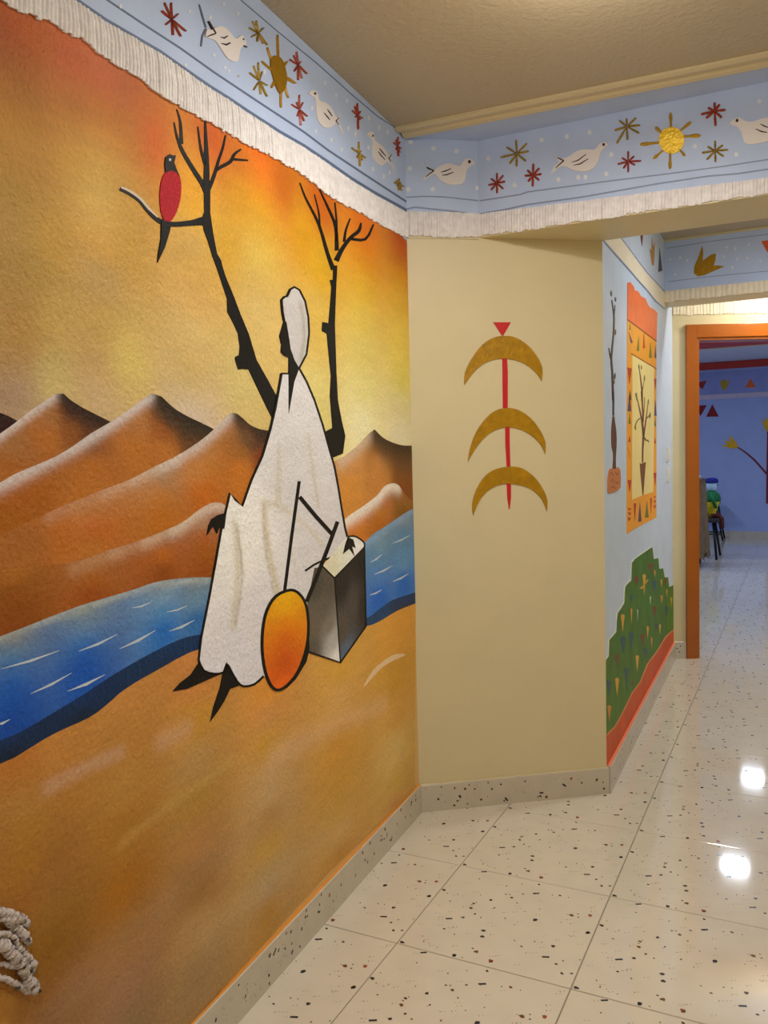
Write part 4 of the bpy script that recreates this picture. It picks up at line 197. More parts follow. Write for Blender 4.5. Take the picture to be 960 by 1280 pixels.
 'robe': [(1.155,0.991,0.798,0.784,0.856),(1.212,1.159,0.92,0.92,0.92),(1.23,0.879,0.803,0.798,0.916),(0.952,1.419,0.713,0.7,0.728),(0.772,1.23,0.74,0.724,0.767)],
 'drum': [(1.005,1.015,0.866,0.48,0.003),(1.007,0.982,0.896,0.424,0.003),(1.01,0.938,0.829,0.245,0.003),(1.013,0.894,0.75,0.153,0.003),(1.017,0.829,0.677,0.106,0.003),(1.02,0.774,0.918,0.153,0.008)],
 'box_left': [(0.811,1.019,0.085,0.075,0.058),(0.733,1.008,0.111,0.09,0.072),(0.844,0.906,0.162,0.132,0.099),(0.741,0.886,0.219,0.195,0.156),(0.858,0.838,0.12,0.102,0.081),(0.717,0.832,0.484,0.477,0.483),(0.694,0.765,0.92,0.92,0.92),(0.764,0.94,0.14,0.119,0.096)],
 'box_right': [(0.651,0.996,0.023,0.018,0.018),(0.497,1.053,0.016,0.013,0.011),(0.494,0.892,0.032,0.026,0.023),(0.66,0.846,0.105,0.087,0.068),(0.637,0.764,0.116,0.166,0.271),(0.568,0.905,0.085,0.071,0.067)],
 'box_top': [(0.617,1.067,0.861,0.881,0.772),(0.525,1.095,0.92,0.92,0.92),(0.704,1.048,0.817,0.792,0.598)],
 'head_scarf': [(0.874,1.78,0.568,0.55,0.557)],
}
BRUSH = {
 'dune_a': [([(1.997,1.4),(1.931,1.437),(1.859,1.48),(1.801,1.512)],0.0092,(0.7,0.657,0.674),0.85),([(1.778,1.499),(1.747,1.476),(1.7,1.467)],0.0155,(0.063,0.024,0.011),0.7),([(1.781,1.513),(1.758,1.498),(1.727,1.486),(1.693,1.475),(1.66,1.464)],0.0175,(0.026,0.01,0.006),0.97)],
 'dune_b': [([(2.001,1.335),(1.936,1.354),(1.865,1.379),(1.767,1.415),(1.663,1.462),(1.563,1.512),(1.523,1.529)],0.0138,(0.694,0.652,0.671),0.85),([(1.494,1.524),(1.456,1.502),(1.405,1.486),(1.303,1.46)],0.0308,(0.025,0.014,0.007),0.95),([(1.492,1.514),(1.472,1.48),(1.433,1.462),(1.346,1.451)],0.0255,(0.057,0.03,0.013),0.75),([(1.494,1.524),(1.456,1.502),(1.405,1.486),(1.303,1.46)],0.0212,(0.022,0.013,0.006),0.9)],
 'dune_c': [([(1.511,1.378),(1.455,1.394),(1.375,1.425),(1.31,1.456),(1.25,1.49),(1.229,1.5)],0.018,(0.646,0.586,0.573),0.8),([(1.604,1.35),(1.511,1.378),(1.455,1.394)],0.0155,(0.675,0.576,0.506),0.5),([(1.687,1.329),(1.604,1.35),(1.525,1.373)],0.0154,(0.658,0.507,0.398),0.4),([(1.834,1.294),(1.732,1.318),(1.64,1.339)],0.0147,(0.639,0.432,0.303),0.35),([(1.198,1.488),(1.182,1.452),(1.15,1.427),(1.087,1.435)],0.0266,(0.082,0.04,0.017),0.7),([(1.2,1.5),(1.172,1.487),(1.132,1.47),(1.077,1.461)],0.0267,(0.028,0.014,0.008),0.92),([(1.755,1.288),(1.567,1.33),(1.367,1.366)],0.03,(0.612,0.308,0.123),0.3)],
 'dune_d': [([(1.479,1.238),(1.447,1.244),(1.383,1.269),(1.324,1.282),(1.281,1.279)],0.0178,(0.722,0.607,0.512),0.8),([(1.574,1.22),(1.521,1.231),(1.447,1.244)],0.016,(0.698,0.549,0.431),0.5),([(1.672,1.21),(1.6,1.217),(1.521,1.23)],0.0161,(0.663,0.466,0.32),0.4),([(1.782,1.189),(1.718,1.201),(1.649,1.211)],0.0155,(0.609,0.379,0.236),0.35),([(1.944,1.238),(1.901,1.25),(1.837,1.243),(1.794,1.224)],0.0119,(0.558,0.403,0.309),0.5)],
 'dune_e': [([(0.379,1.467),(0.498,1.421),(0.626,1.38)],0.028,(0.684,0.567,0.432),0.7),([(0.332,1.455),(0.292,1.416),(0.198,1.388),(0.04,1.368)],0.0508,(0.131,0.066,0.025),0.65),([(0.337,1.474),(0.268,1.447),(0.18,1.431),(0.02,1.42)],0.0453,(0.046,0.025,0.01),0.9)],
 'dune_f': [([(0.592,1.192),(0.467,1.217),(0.352,1.246),(0.279,1.276),(0.219,1.288),(0.143,1.279)],0.0272,(0.92,0.845,0.758),0.95)],
 'river': [([(1.986,1.095),(1.846,1.108),(1.694,1.119),(1.546,1.128),(1.352,1.11)],0.0081,(0.477,0.528,0.535),0.7)],
 'river_r': [([(0.455,1.101),(0.266,1.139),(0.018,1.182)],0.0167,(0.317,0.531,0.872),0.5)],
 'sand': [([(1.872,0.806),(1.786,0.809),(1.675,0.806)],0.0125,(0.64,0.42,0.317),0.55),([(1.55,0.786),(1.456,0.787)],0.022,(0.71,0.448,0.313),0.45),([(1.687,0.621),(1.504,0.639),(1.28,0.652)],0.011,(0.699,0.47,0.151),0.3),([(1.833,0.401),(1.627,0.413),(1.395,0.442),(1.016,0.424)],0.0578,(0.513,0.338,0.224),0.25),([(1.406,0.273),(1.193,0.283),(0.835,0.253)],0.0458,(0.615,0.453,0.247),0.25),([(1.092,0.597),(0.707,0.566),(0.327,0.522)],0.0335,(0.831,0.533,0.319),0.4)],
 'robe': [([(1.009,1.419),(1.015,1.361),(1.027,1.275)],0.0099,(0.604,0.556,0.45),0.7),([(1.001,1.354),(1.01,1.274)],0.004,(0.551,0.49,0.371),0.5),([(0.838,1.454),(0.823,1.385),(0.805,1.31),(0.787,1.245)],0.01,(0.632,0.584,0.474),0.8),([(1.236,1.231),(1.229,1.161),(1.226,1.11),(1.24,1.053),(1.259,0.986)],0.0149,(0.691,0.647,0.537),0.85),([(1.226,1.22),(1.212,1.149),(1.208,1.102),(1.222,1.05),(1.248,0.984)],0.0051,(0.399,0.351,0.306),0.7),([(1.093,1.268),(1.09,1.198),(1.077,1.14),(1.053,1.072),(1.039,1.027)],0.0149,(0.649,0.574,0.426),0.85),([(1.097,1.268),(1.1,1.199),(1.094,1.135),(1.073,1.075),(1.06,1.03)],0.0049,(0.444,0.379,0.298),0.6),([(1.089,1.274),(1.036,1.267),(0.977,1.248),(0.901,1.213),(0.836,1.176),(0.773,1.136)],0.0081,(0.675,0.627,0.514),0.8),([(0.977,1.239),(0.969,1.154),(0.925,1.059)],0.0064,(0.709,0.677,0.613),0.6)],
 'head_scarf': [([(0.862,1.827),(0.846,1.784),(0.845,1.728),(0.867,1.673)],0.0105,(0.392,0.346,0.289),0.7)],
}
FRINGE_EDGE = {'bot':[(1.9773,2.1526),(1.9317,2.1592),(1.8832,2.1648),(1.8649,2.1639),(1.845,2.1658),(1.8181,2.1708),(1.7974,2.1752),(1.7721,2.1819),(1.7548,2.1813),(1.7285,2.1789),(1.6973,2.187),(1.674,2.1825),(1.6496,2.1774),(1.6159,2.1785),(1.5857,2.1782),(1.5497,2.1766),(1.512,2.1781),(1.4863,2.1734),(1.4589,2.169),(1.4269,2.1704),(1.3935,2.1731),(1.3632,2.1737),(1.2931,2.1781),(1.2273,2.1797),(1.1454,2.1819),(1.1084,2.1818),(1.0178,2.191),(0.9466,2.1926),(0.8722,2.1968),(0.7776,2.1916),(0.6759,2.1828),(0.5652,2.1841),(0.4048,2.1933),(0.2446,2.1933),(0.012,2.2089)],'top':[(1.9716,2.2395),(1.8779,2.2466),(1.7902,2.2493),(1.701,2.2508),(1.6248,2.2503),(1.5068,2.2582),(1.4566,2.2617),(1.3753,2.2606),(1.2717,2.2602),(1.1935,2.2632),(1.0993,2.2641),(0.9503,2.2675),(0.8047,2.2762),(0.6575,2.278),(0.4927,2.2777),(0.303,2.2846),(0.0547,2.3005),(0.0143,2.3023)]}
CHIPS = [(0.089,0.1785,'R',1),(0.2855,0.4244,'R',1),(0.4042,0.108,'R',1),(0.3256,0.2754,'K',1),(0.089,0.4891,'R',0.9),(0.0134,0.0101,'K',1),(0.1284,0.2608,'B',0.9),(0.1259,0.2887,'D',0.9),(0.169,0.3296,'K',0.8),(0.1242,0.2001,'K',0.8),(0.2054,0.1594,'K',0.9),(0.2112,0.1295,'K',0.9),(0.2209,0.0534,'B',0.9),(0.2718,0.0303,'C',1),(0.2069,0.0639,'D',0.6),(0.0119,0.3264,'K',1),(0.4826,0.2733,'K',0.9),(0.2231,0.3692,'B',0.8),(0.2011,0.3805,'D',0.6),(0.2496,0.4032,'D',0.7),(0.1938,0.2898,'D',0.6),(0.1746,0.2226,'D',0.6),(0.1513,0.2339,'D',0.7),(0.0966,0.1222,'D',0.8),(0.4106,0.1658,'K',0.9),(0.4385,0.0884,'D',0.9),(0.4637,0.0542,'D',1),(0.4871,0.0638,'D',0.8),(0.4178,0.3439,'B',1),(0.3577,0.4418,'B',0.7),(0.4838,0.2713,'K',1),(0.4686,0.3653,'C',0.9),(0.279,0.4812,'D',0.7),(0.2732,0.0251,'B',0.8),(0.1714,0.0092,'D',0.9),(0.1714,0.0116,'K',1),(0.2735,0.0043,'B',0.8),(0.3293,0.1293,'D',0.8),(0.3497,0.104,'F',1),(0.2789,0.4824,'D',0.8),(0.439,0.0056,'K',0.7),(0.2481,0.3454,'C',0.5),(0.2416,0.2476,'C',0.5),(0.2094,0.0053,'C',0.4),(0.3674,0.1119,'F',1),(0.2195,0.1931,'F',1),(0.3387,0.4177,'F',1),(0.2035,0.2034,'F',1),(0.1954,0.0111,'D',0.5),(0.3087,0.0007,'F',1),(0.4039,0.3103,'F',1),(0.0618,0.3216,'D',0.4),(0.446,0.26,'F',0.8),(0.2828,0.2446,'F',0.8),(0.0201,0.3574,'D',0.4),(0.2784,0.0566,'F',0.8),(0.0413,0.1911,'F',0.8),(0.4933,0.1329,'D',0.5)]


# ------------------------------------------------------------------ materials
def lin(c):
    return tuple(((x / 255) / 12.92 if x / 255 < .04045 else ((x / 255 + .055) / 1.055) ** 2.4) for x in c)
MATS = {}
def mat(name, rgb=(200, 200, 200), rough=.6, metal=0.0, spec=.25, bump=0.0, bscale=150.0, var=0.0, vscale=6.0, attr=False, emis=None, coat=0.0, brush=0.0):
    if name in MATS: return MATS[name]
    m = bpy.data.materials.new(name); m.use_nodes = True
    nt = m.node_tree; b = nt.nodes['Principled BSDF']; L = nt.links.new
    b.inputs['Roughness'].default_value = rough; b.inputs['Metallic'].default_value = metal
    b.inputs['Specular IOR Level'].default_value = spec; b.inputs['Coat Weight'].default_value = coat
    geo = nt.nodes.new('ShaderNodeNewGeometry')
    c = lin(rgb)
    if attr:
        a = nt.nodes.new('ShaderNodeAttribute'); a.attribute_name = 'paint'; src = a.outputs['Color']
    else:
        rgbn = nt.nodes.new('ShaderNodeRGB'); rgbn.outputs[0].default_value = (*c, 1); src = rgbn.outputs[0]
    if var > 0:
        n = nt.nodes.new('ShaderNodeTexNoise'); n.inputs['Scale'].default_value = vscale; n.inputs['Detail'].default_value = 6
        L(geo.outputs['Position'], n.inputs['Vector'])
        mr = nt.nodes.new('ShaderNodeMapRange'); mr.inputs[1].default_value = .3; mr.inputs[2].default_value = .7
        mr.inputs[3].default_value = 1 - var; mr.inputs[4].default_value = 1 + var
        L(n.outputs[0], mr.inputs[0])
        mx = nt.nodes.new('ShaderNodeMix'); mx.data_type = 'RGBA'; mx.blend_type = 'MULTIPLY'; mx.inputs[0].default_value = 1
        L(src, mx.inputs[6]); L(mr.outputs[0], mx.inputs[7]); src = mx.outputs[2]
    if brush > 0:      # streaky pigment, long in the wall plane
        mp = nt.nodes.new('ShaderNodeMapping'); mp.inputs['Scale'].default_value = (40, 10, 34); mp.inputs['Rotation'].default_value = (.5, 0, 0)
        L(geo.outputs['Position'], mp.inputs[0])
        n = nt.nodes.new('ShaderNodeTexNoise'); n.inputs['Scale'].default_value = 1.0; n.inputs['Detail'].default_value = 5
        L(mp.outputs[0], n.inputs['Vector'])
        mr = nt.nodes.new('ShaderNodeMapRange'); mr.inputs[1].default_value = .3; mr.inputs[2].default_value = .7
        mr.inputs[3].default_value = 1 - brush; mr.inputs[4].default_value = 1 + brush
        L(n.outputs[0], mr.inputs[0])
        mx = nt.nodes.new('ShaderNodeMix'); mx.data_type = 'RGBA'; mx.blend_type = 'MULTIPLY'; mx.inputs[0].default_value = 1
        L(src, mx.inputs[6]); L(mr.outputs[0], mx.inputs[7]); src = mx.outputs[2]
    L(src, b.inputs['Base Color'])
    if bump > 0:
        n = nt.nodes.new('ShaderNodeTexNoise'); n.inputs['Scale'].default_value = bscale; n.inputs['Detail'].default_value = 4; n.inputs['Roughness'].default_value = .6
        L(geo.outputs['Position'], n.inputs['Vector'])
        bp = nt.nodes.new('ShaderNodeBump'); bp.inputs['Strength'].default_value = bump; bp.inputs['Distance'].default_value = .004
        L(n.outputs[0], bp.inputs['Height']); L(bp.outputs[0], b.inputs['Normal'])
    if emis:
        b.inputs['Emission Color'].default_value = (*emis[0], 1); b.inputs['Emission Strength'].default_value = emis[1]
    MATS[name] = m
    return m

PAINT_M = mat('mural_paint', attr=True, rough=.55, spec=.25, bump=1.0, bscale=85, brush=.05, var=.07, vscale=120)
BLACK_M = mat('black_paint', (13, 11, 10), rough=.55, spec=.2, bump=.3, bscale=95)
CREAM_M = mat('cream_plaster', (213, 201, 164), rough=.45, spec=.4, bump=.12, bscale=60, var=.02)
CEIL_M = mat('ceiling_plaster', (182, 166, 136), rough=.36, spec=.5, bump=1.0, bscale=60)
BLUE_M = mat('frieze_blue', (186, 205, 242), rough=.55, bump=.12, bscale=60, var=.05, vscale=7)
LINE_M = mat('line_blue', (98, 116, 150), rough=.5)
LINE2_M = mat('line_slate', (136, 150, 184), rough=.5)
FRINGE_M = mat('fringe_plaster', (236, 233, 236), rough=.6, bump=.9, bscale=120, var=.10, vscale=45)
FRINGE2_M = mat('fringe_cream', (240, 228, 205), rough=.6, bump=.2, bscale=90, var=.04, vscale=30)
DOVE_M = mat('dove_white', (228, 224, 226), rough=.5, bump=.15, bscale=90)
MARK_M = mat('mark_dark', (58, 40, 44), rough=.5)
SLATE_M = mat('mark_slate', (92, 100, 122), rough=.5)
GOLD_M = mat('gold_paint', (170, 126, 3), rough=.4, metal=.05, spec=.35, bump=.7, bscale=70, var=.15, vscale=40)
GOLD2_M = mat('gold_bright', (240, 198, 25), rough=.3, metal=.2, spec=.6, bump=.7, bscale=60, var=.1, vscale=50)
OLIVE_M = mat('gold_dark', (158, 130, 36), rough=.36, metal=.2, spec=.6, bump=.6, bscale=90, var=.35, vscale=130)
RED_M = mat('red_paint', (152, 52, 28), rough=.38, spec=.55, bump=.5, bscale=90, var=.45, vscale=130)
CRIM_M = mat('crimson_paint', (196, 22, 32), rough=.4, spec=.5, bump=.2, bscale=90)
DOT_M = mat('dot_white', (220, 226, 240), rough=.5)

# ------------------------------------------------------------------ object helpers
WL = {}
def link(name, me, parent=None, loc=(0, 0, 0)):
    o = bpy.data.objects.new(name, me); COL.objects.link(o)
    p = Vector(loc); WL[o.name] = p
    if parent: o.parent = parent; o.location = p - WL[parent.name]
    else: o.location = p
    return o
def tag(o, label=None, cat=None, group=None, kind=None):
    if label: o['label'] = label
    if cat: o['category'] = cat
    if group: o['group'] = group
    if kind: o['kind'] = kind
    return o
def empty(name, loc, label=None, cat=None, group=None):
    o = link(name, None, None, loc); o.empty_display_size = .05
    return tag(o, label, cat, group)
def mesh(name, verts, faces, m, parent=None, smooth=False, colors=None, fmat=None, origin=None):
    vs = [Vector(v) for v in verts]
    if origin is None:
        lo = Vector((min(v.x for v in vs), min(v.y for v in vs), min(v.z for v in vs)))
        hi = Vector((max(v.x for v in vs), max(v.y for v in vs), max(v.z for v in vs)))
        origin = (lo + hi) / 2; origin.z = lo.z
    origin = Vector(origin)
    me = bpy.data.meshes.new(name)
    me.from_pydata([v - origin for v in vs], [], faces)
    ms = m if isinstance(m, (list, tuple)) else [m]
    for k in ms: me.materials.append(k)
    if fmat: me.polygons.foreach_set('material_index', fmat)
    if colors is not None:
        a = me.color_attributes.new('paint', 'FLOAT_COLOR', 'POINT')
        flat = []
        for c in colors: flat += [c[0], c[1], c[2], 1.0]
        a.data.foreach_set('color', flat)
    if smooth: me.polygons.foreach_set('use_smooth', [True] * len(me.polygons))
    me.update()
    return link(name, me, parent, origin)

def P3(pl, u, v, off):
    O, e, n = PL[pl]
    return (O[0] + e[0] * u + n[0] * off, O[1] + e[1] * u + n[1] * off, v)
def uvs(fl): return [(fl[i] / 10000, fl[i + 1] / 10000) for i in range(0, len(fl), 2)]

def slab_geo(pl, poly, off, base=0.0):
    """one traced outline in wall coordinates -> raised flat relief (front + rim)"""
    kind, fl = poly; pts = uvs(fl); n = len(pts)
    if kind == 0:
        area = sum(pts[i][0] * pts[(i + 1) % n][1] - pts[(i + 1) % n][0] * pts[i][1] for i in range(n))
        tri = tessellate_polygon([[Vector((a, b, 0)) for a, b in pts]])
        front = [tuple(t) for t in tri]
    else:
        h = n // 2
        front = [(i, i + 1, n - 2 - i, n - 1 - i) for i in range(h - 1)]
    vs = [P3(pl, u, v, off) for u, v in pts] + [P3(pl, u, v, base) for u, v in pts]
    fs = list(front) + [(i, (i + 1) % n, n + (i + 1) % n, n + i) for i in range(n)]
    return vs, fs
def ridge_geo(pl, poly, off, base=0.0):
    """a brush-like ray: a ribbon with a raised spine, so its two flanks catch light differently"""
    pts = uvs(poly[1]); n = len(pts); h = n // 2
    vs = [P3(pl, u, v, base + (off - base) * .25) for u, v in pts]
    vs += [P3(pl, (pts[i][0] + pts[n - 1 - i][0]) / 2, (pts[i][1] + pts[n - 1 - i][1]) / 2, off) for i in range(h)]
    vs += [P3(pl, u, v, base) for u, v in pts]
    fs = []
    for i in range(h - 1):
        fs += [(i, i + 1, n + i + 1, n + i), (n + i, n + i + 1, n - 2 - i, n - 1 - i)]
    fs += [(i, (i + 1) % n, n + h + (i + 1) % n, n + h + i) for i in range(n)]
    fs += [(0, n, n - 1), (h - 1, n + h - 1, h)]
    return vs, fs
def relief(name, key, off, m, parent=None, base=0.0, idx=None, ridge=False):
    """all outlines under key in one mesh"""
    pl, polys = G[key]
    V, F = [], []
    for p in ([polys[idx]] if idx is not None else polys):
        a, b = (ridge_geo if ridge else slab_geo)(pl, p, off, base)
        k = len(V); V += a; F += [tuple(x + k for x in f) for f in b]
    return mesh(name, V, F, m, parent)
def reliefs(name, key, off, m, parent=None, base=0.0):
    return [relief(name, key, off, m, parent, base, i) for i in range(len(G[key][1]))]

def inside(p, poly):
    x, y = p; r = False; j = len(poly) - 1
    for i in range(len(poly)):
        xi, yi = poly[i]; xj, yj = poly[j]
        if (yi > y) != (yj > y) and x < (xj - xi) * (y - yi) / (yj - yi) + xi: r = not r
        j = i
    return r
def segdist(p, a, b):
    dx, dy = b[0] - a[0], b[1] - a[1]; L2 = dx * dx + dy * dy + 1e-12
    t = max(0, min(1, ((p[0] - a[0]) * dx + (p[1] - a[1]) * dy) / L2))
    return math.hypot(p[0] - a[0] - t * dx, p[1] - a[1] - t * dy)
def pigment(key, p):
    """paint colour of the mural at a wall point: blend of dabs, then soft brush strokes"""
    s = [0, 0, 0]; W = 0; soft = {'sky': .0035, 'sand': .0016}.get(key, .0004)
    for u, v, r, g, b in PAINT[key]:
        d2 = (p[0] - u) ** 2 + (p[1] - v) ** 2 + soft
        k = 1 / (d2 * d2); W += k; s[0] += r * k; s[1] += g * k; s[2] += b * k
    c = [x / W for x in s]
    for pts, wd, col, al in BRUSH.get(key, ()):
        d = min(segdist(p, pts[i], pts[i + 1]) for i in range(len(pts) - 1))
        if d < wd * 3.2:
            a = al * math.exp(-(d / wd) ** 2); c = [x * (1 - a) + y * a for x, y in zip(c, col)]
    return c
def painted(name, key, off, step, parent, part_mat=None):
    """a painted area: outline filled with a fine mesh that carries the pigment"""
    pl, polys = G[key]; pts = uvs(polys[0][1])
    if sum(pts[i][0] * pts[(i + 1) % len(pts)][1] - pts[(i + 1) % len(pts)][0] * pts[i][1] for i in range(len(pts))) < 0: pts = pts[::-1]
    # refine the outline
    out = []
    for i in range(len(pts)):
        a, b = pts[i], pts[(i + 1) % len(pts)]; L = math.hypot(b[0] - a[0], b[1] - a[1]); k = max(1, int(L / (step * 1.2)))
        for t in range(k): out.append((a[0] + (b[0] - a[0]) * t / k, a[1] + (b[1] - a[1]) * t / k))
    n = len(out); V = [Vector(p) for p in out]
    u0, u1 = min(p[0] for p in out), max(p[0] for p in out); v0, v1 = min(p[1] for p in out), max(p[1] for p in out)
    rnd = random.Random(7)
    iu = int((u1 - u0) / step) + 1; iv = int((v1 - v0) / step) + 1
    for i in range(iu):
        for j in range(iv):
            p = (u0 + (i + .5 + rnd.uniform(-.2, .2)) * step, v0 + (j + .5 + rnd.uniform(-.2, .2)) * step)
            if inside(p, out): V.append(Vector(p))
    vv, ee, ff, _, _, _ = delaunay_2d_cdt(V, [(i, (i + 1) % n) for i in range(n)], [], 1, 1e-5)
    vs = [P3(pl, q.x, q.y, off) for q in vv]
    # keep only triangles inside the outline
    fs = []
    for f in ff:
        c = (sum(vv[i].x for i in f) / len(f), sum(vv[i].y for i in f) / len(f))
        if inside(c, out): fs.append(tuple(f))
    cols = [pigment(key, (q.x, q.y)) for q in vv]
    k = len(vs); vs += [P3(pl, a, b, off) for a, b in out] + [P3(pl, a, b, 0.0) for a, b in out]
    cc = [pigment(key, p) for p in out]; cols += cc + cc
    fs += [(k + i, k + (i + 1) % n, k + n + (i + 1) % n, k + n + i) for i in range(n)]
    return mesh(name, vs, fs, PAINT_M, parent, colors=cols)

def box_geo(x0, x1, y0, y1, z0, z1):
    v = [(x0, y0, z0), (x1, y0, z0), (x1, y1, z0), (x0, y1, z0), (x0, y0, z1), (x1, y0, z1), (x1, y1, z1), (x0, y1, z1)]
    f = [(0, 3, 2, 1), (4, 5, 6, 7), (0, 1, 5, 4), (1, 2, 6, 5), (2, 3, 7, 6), (3, 0, 4, 7)]
    return v, f
def box(name, x0, x1, y0, y1, z0, z1, m, parent=None, bev=0.0):
    v, f = box_geo(x0, x1, y0, y1, z0, z1)
    o = mesh(name, v, f, m, parent)
    if bev: bevel(o, bev)
    return o
def bevel(o, wd, seg=2):
    bm = bmesh.new(); bm.from_mesh(o.data)
    bmesh.ops.recalc_face_normals(bm, faces=bm.faces)
    bmesh.ops.bevel(bm, geom=list(bm.edges), offset=wd, segments=seg, affect='EDGES', profile=.6)
    bm.to_mesh(o.data); bm.free()
def prism(name, plan, z0, z1, m, parent=None):
    n = len(plan)
    if sum(plan[i][0] * plan[(i + 1) % n][1] - plan[(i + 1) % n][0] * plan[i][1] for i in range(n)) < 0: plan = plan[::-1]
    v = [(x, y, z0) for x, y in plan] + [(x, y, z1) for x, y in plan]
    tri = [tuple(t) for t in tessellate_polygon([[Vector((x, y, 0)) for x, y in plan]])]
    f = tri + [tuple(i + n for i in t) for t in tri]
    f += [(i, (i + 1) % n, n + (i + 1) % n, n + i) for i in range(n)]
    o = mesh(name, v, f, m, parent)
    bm = bmesh.new(); bm.from_mesh(o.data); bmesh.ops.recalc_face_normals(bm, faces=bm.faces); bm.to_mesh(o.data); bm.free()
    return o
def tube_geo(pts, rad, seg=8, close=True):
    V, F = [], []
    P = [Vector(p) for p in pts]
    R = rad if isinstance(rad, (list, tuple)) else [rad] * len(P)
    for i, p in enumerate(P):
        d = (P[min(i + 1, len(P) - 1)] - P[max(i - 1, 0)]).normalized()
        a = d.cross(Vector((0, 0, 1)) if abs(d.z) < .9 else Vector((1, 0, 0))).normalized(); b = d.cross(a)
        for k in range(seg):
            t = 2 * math.pi * k / seg; V.append(tuple(p + a * math.cos(t) * R[i] + b * math.sin(t) * R[i]))
    for i in range(len(P) - 1):
        for k in range(seg): F.append((i * seg + k, i * seg + (k + 1) % seg, (i + 1) * seg + (k + 1) % seg, (i + 1) * seg + k))
    F.append(tuple(range(seg - 1, -1, -1))); F.append(tuple((len(P) - 1) * seg + k for k in range(seg)))
    return V, F
def tube(name, pts, rad, m, parent=None, seg=8):
    v, f = tube_geo(pts, rad, seg); return mesh(name, v, f, m, parent, smooth=True)
def lathe(name, c, prof, m, parent=None, seg=24):
    V, F = [], []
    for r, z in prof:
        for k in range(seg):
            t = 2 * math.pi * k / seg; V.append((c[0] + r * math.cos(t), c[1] + r * math.sin(t), c[2] + z))
    for i in range(len(prof) - 1):
        for k in range(seg): F.append((i * seg + k, i * seg + (k + 1) % seg, (i + 1) * seg + (k + 1) % seg, (i + 1) * seg + k))
    F.append(tuple(range(seg - 1, -1, -1))); F.append(tuple((len(prof) - 1) * seg + k for k in range(seg)))
    o = mesh(name, V, F, m, parent, smooth=True)
    return o
def structure(o): o['kind'] = 'structure'; return o

# ------------------------------------------------------------------ room shell
def xy(pl, u, off=0.0):
    O, e, n = PL[pl]; return (O[0] + e[0] * u + n[0] * off, O[1] + e[1] * u + n[1] * off)
C12 = xy('left', 0); C23 = xy('corr', 0); C34 = xy('door', 0)
NEAR = xy('left', 4.6)
def mitre(pts, d):      # outer side of a wall polyline (room on its right)
    out = []
    for i, p in enumerate(pts):
        ns = []
        for a, b in ((i - 1, i), (i, i + 1)):
            if a >= 0 and b < len(pts):
                e = Vector((pts[b][0] - pts[a][0], pts[b][1] - pts[a][1])).normalized(); ns.append(Vector((-e.y, e.x)))
        n = sum(ns, Vector((0, 0))).normalized(); k = d / max(.3, n.dot(ns[0]))
        out.append((p[0] + n.x * k, p[1] + n.y * k))
    return out
DOOR_A, DOOR_B, DOOR_T = .155, 1.06, 2.13
U_END = (RIGHT_X - PL['door'][0][0]) / PL['door'][1][0]
line = [NEAR, C12, C23, C34, xy('door', DOOR_A)]
outer = mitre(line, .12)
UNDER_M = mat('plaster_undercoat', (225, 185, 120), rough=.5, bump=.5, bscale=95)
CORR_M = mat('corridor_blue_plaster', (204, 220, 245), rough=.5, bump=.25, bscale=80, var=.04, vscale=8)
names = ['wall_left', 'wall_corner', 'wall_corridor', 'wall_door']
wmats = [UNDER_M, CREAM_M, CORR_M, CREAM_M]
WALLS = {}
for i in range(4):
    WALLS[names[i]] = structure(prism(names[i], [line[i], line[i + 1], outer[i + 1], outer[i]], 0, 2.9, wmats[i]))
dw = WALLS['wall_door']
prism('lintel', [xy('door', DOOR_A), xy('door', DOOR_B), xy('door', DOOR_B, -.12), xy('door', DOOR_A, -.12)], DOOR_T, 2.9, CREAM_M, dw)
prism('door_side_panel', [xy('door', DOOR_B), xy('door', U_END), xy('door', U_END, -.12), xy('door', DOOR_B, -.12)], 0, 2.9, CREAM_M, dw)
yR = xy('door', U_END)[1]
structure(box('wall_right', RIGHT_X, RIGHT_X + .12, -1.7, yR + .1, 0, 2.9, CREAM_M))
structure(box('wall_back', NEAR[0] - .1, RIGHT_X + .12, -1.82, -1.7, 0, 2.9, CREAM_M))

# ceilings and beams
ceil = structure(prism('ceiling', [(NEAR[0] - .05, -1.7), (RIGHT_X, -1.7), (RIGHT_X, PL['beam'][0][1]), xy('facet', .2816), C12], CEIL, CEIL + .1, CEIL_M))
prism('corridor_ceiling', [C23, (RIGHT_X, C23[1]), (RIGHT_X, yR + .0), xy('door', .0)], BAY_CEIL, BAY_CEIL + .1, CEIL_M, ceil)
BEAM_Z = 2.217
BEAM2_Z = 2.292
by = PL['beam'][0][1]
beam = structure(prism('beam_near', [xy('facet', .2816), (RIGHT_X, by), (RIGHT_X, C23[1]), C23], BEAM_Z, CEIL + .1, CREAM_M))
b2y = PL['beam2'][0][1]
beam2 = structure(prism('beam_far', [(PL['beam2'][0][0], b2y), (RIGHT_X, b2y), (RIGHT_X, b2y + .2), (PL['beam2'][0][0] - .004, b2y + .2)], BEAM2_Z, BAY_CEIL + .02, CREAM_M))
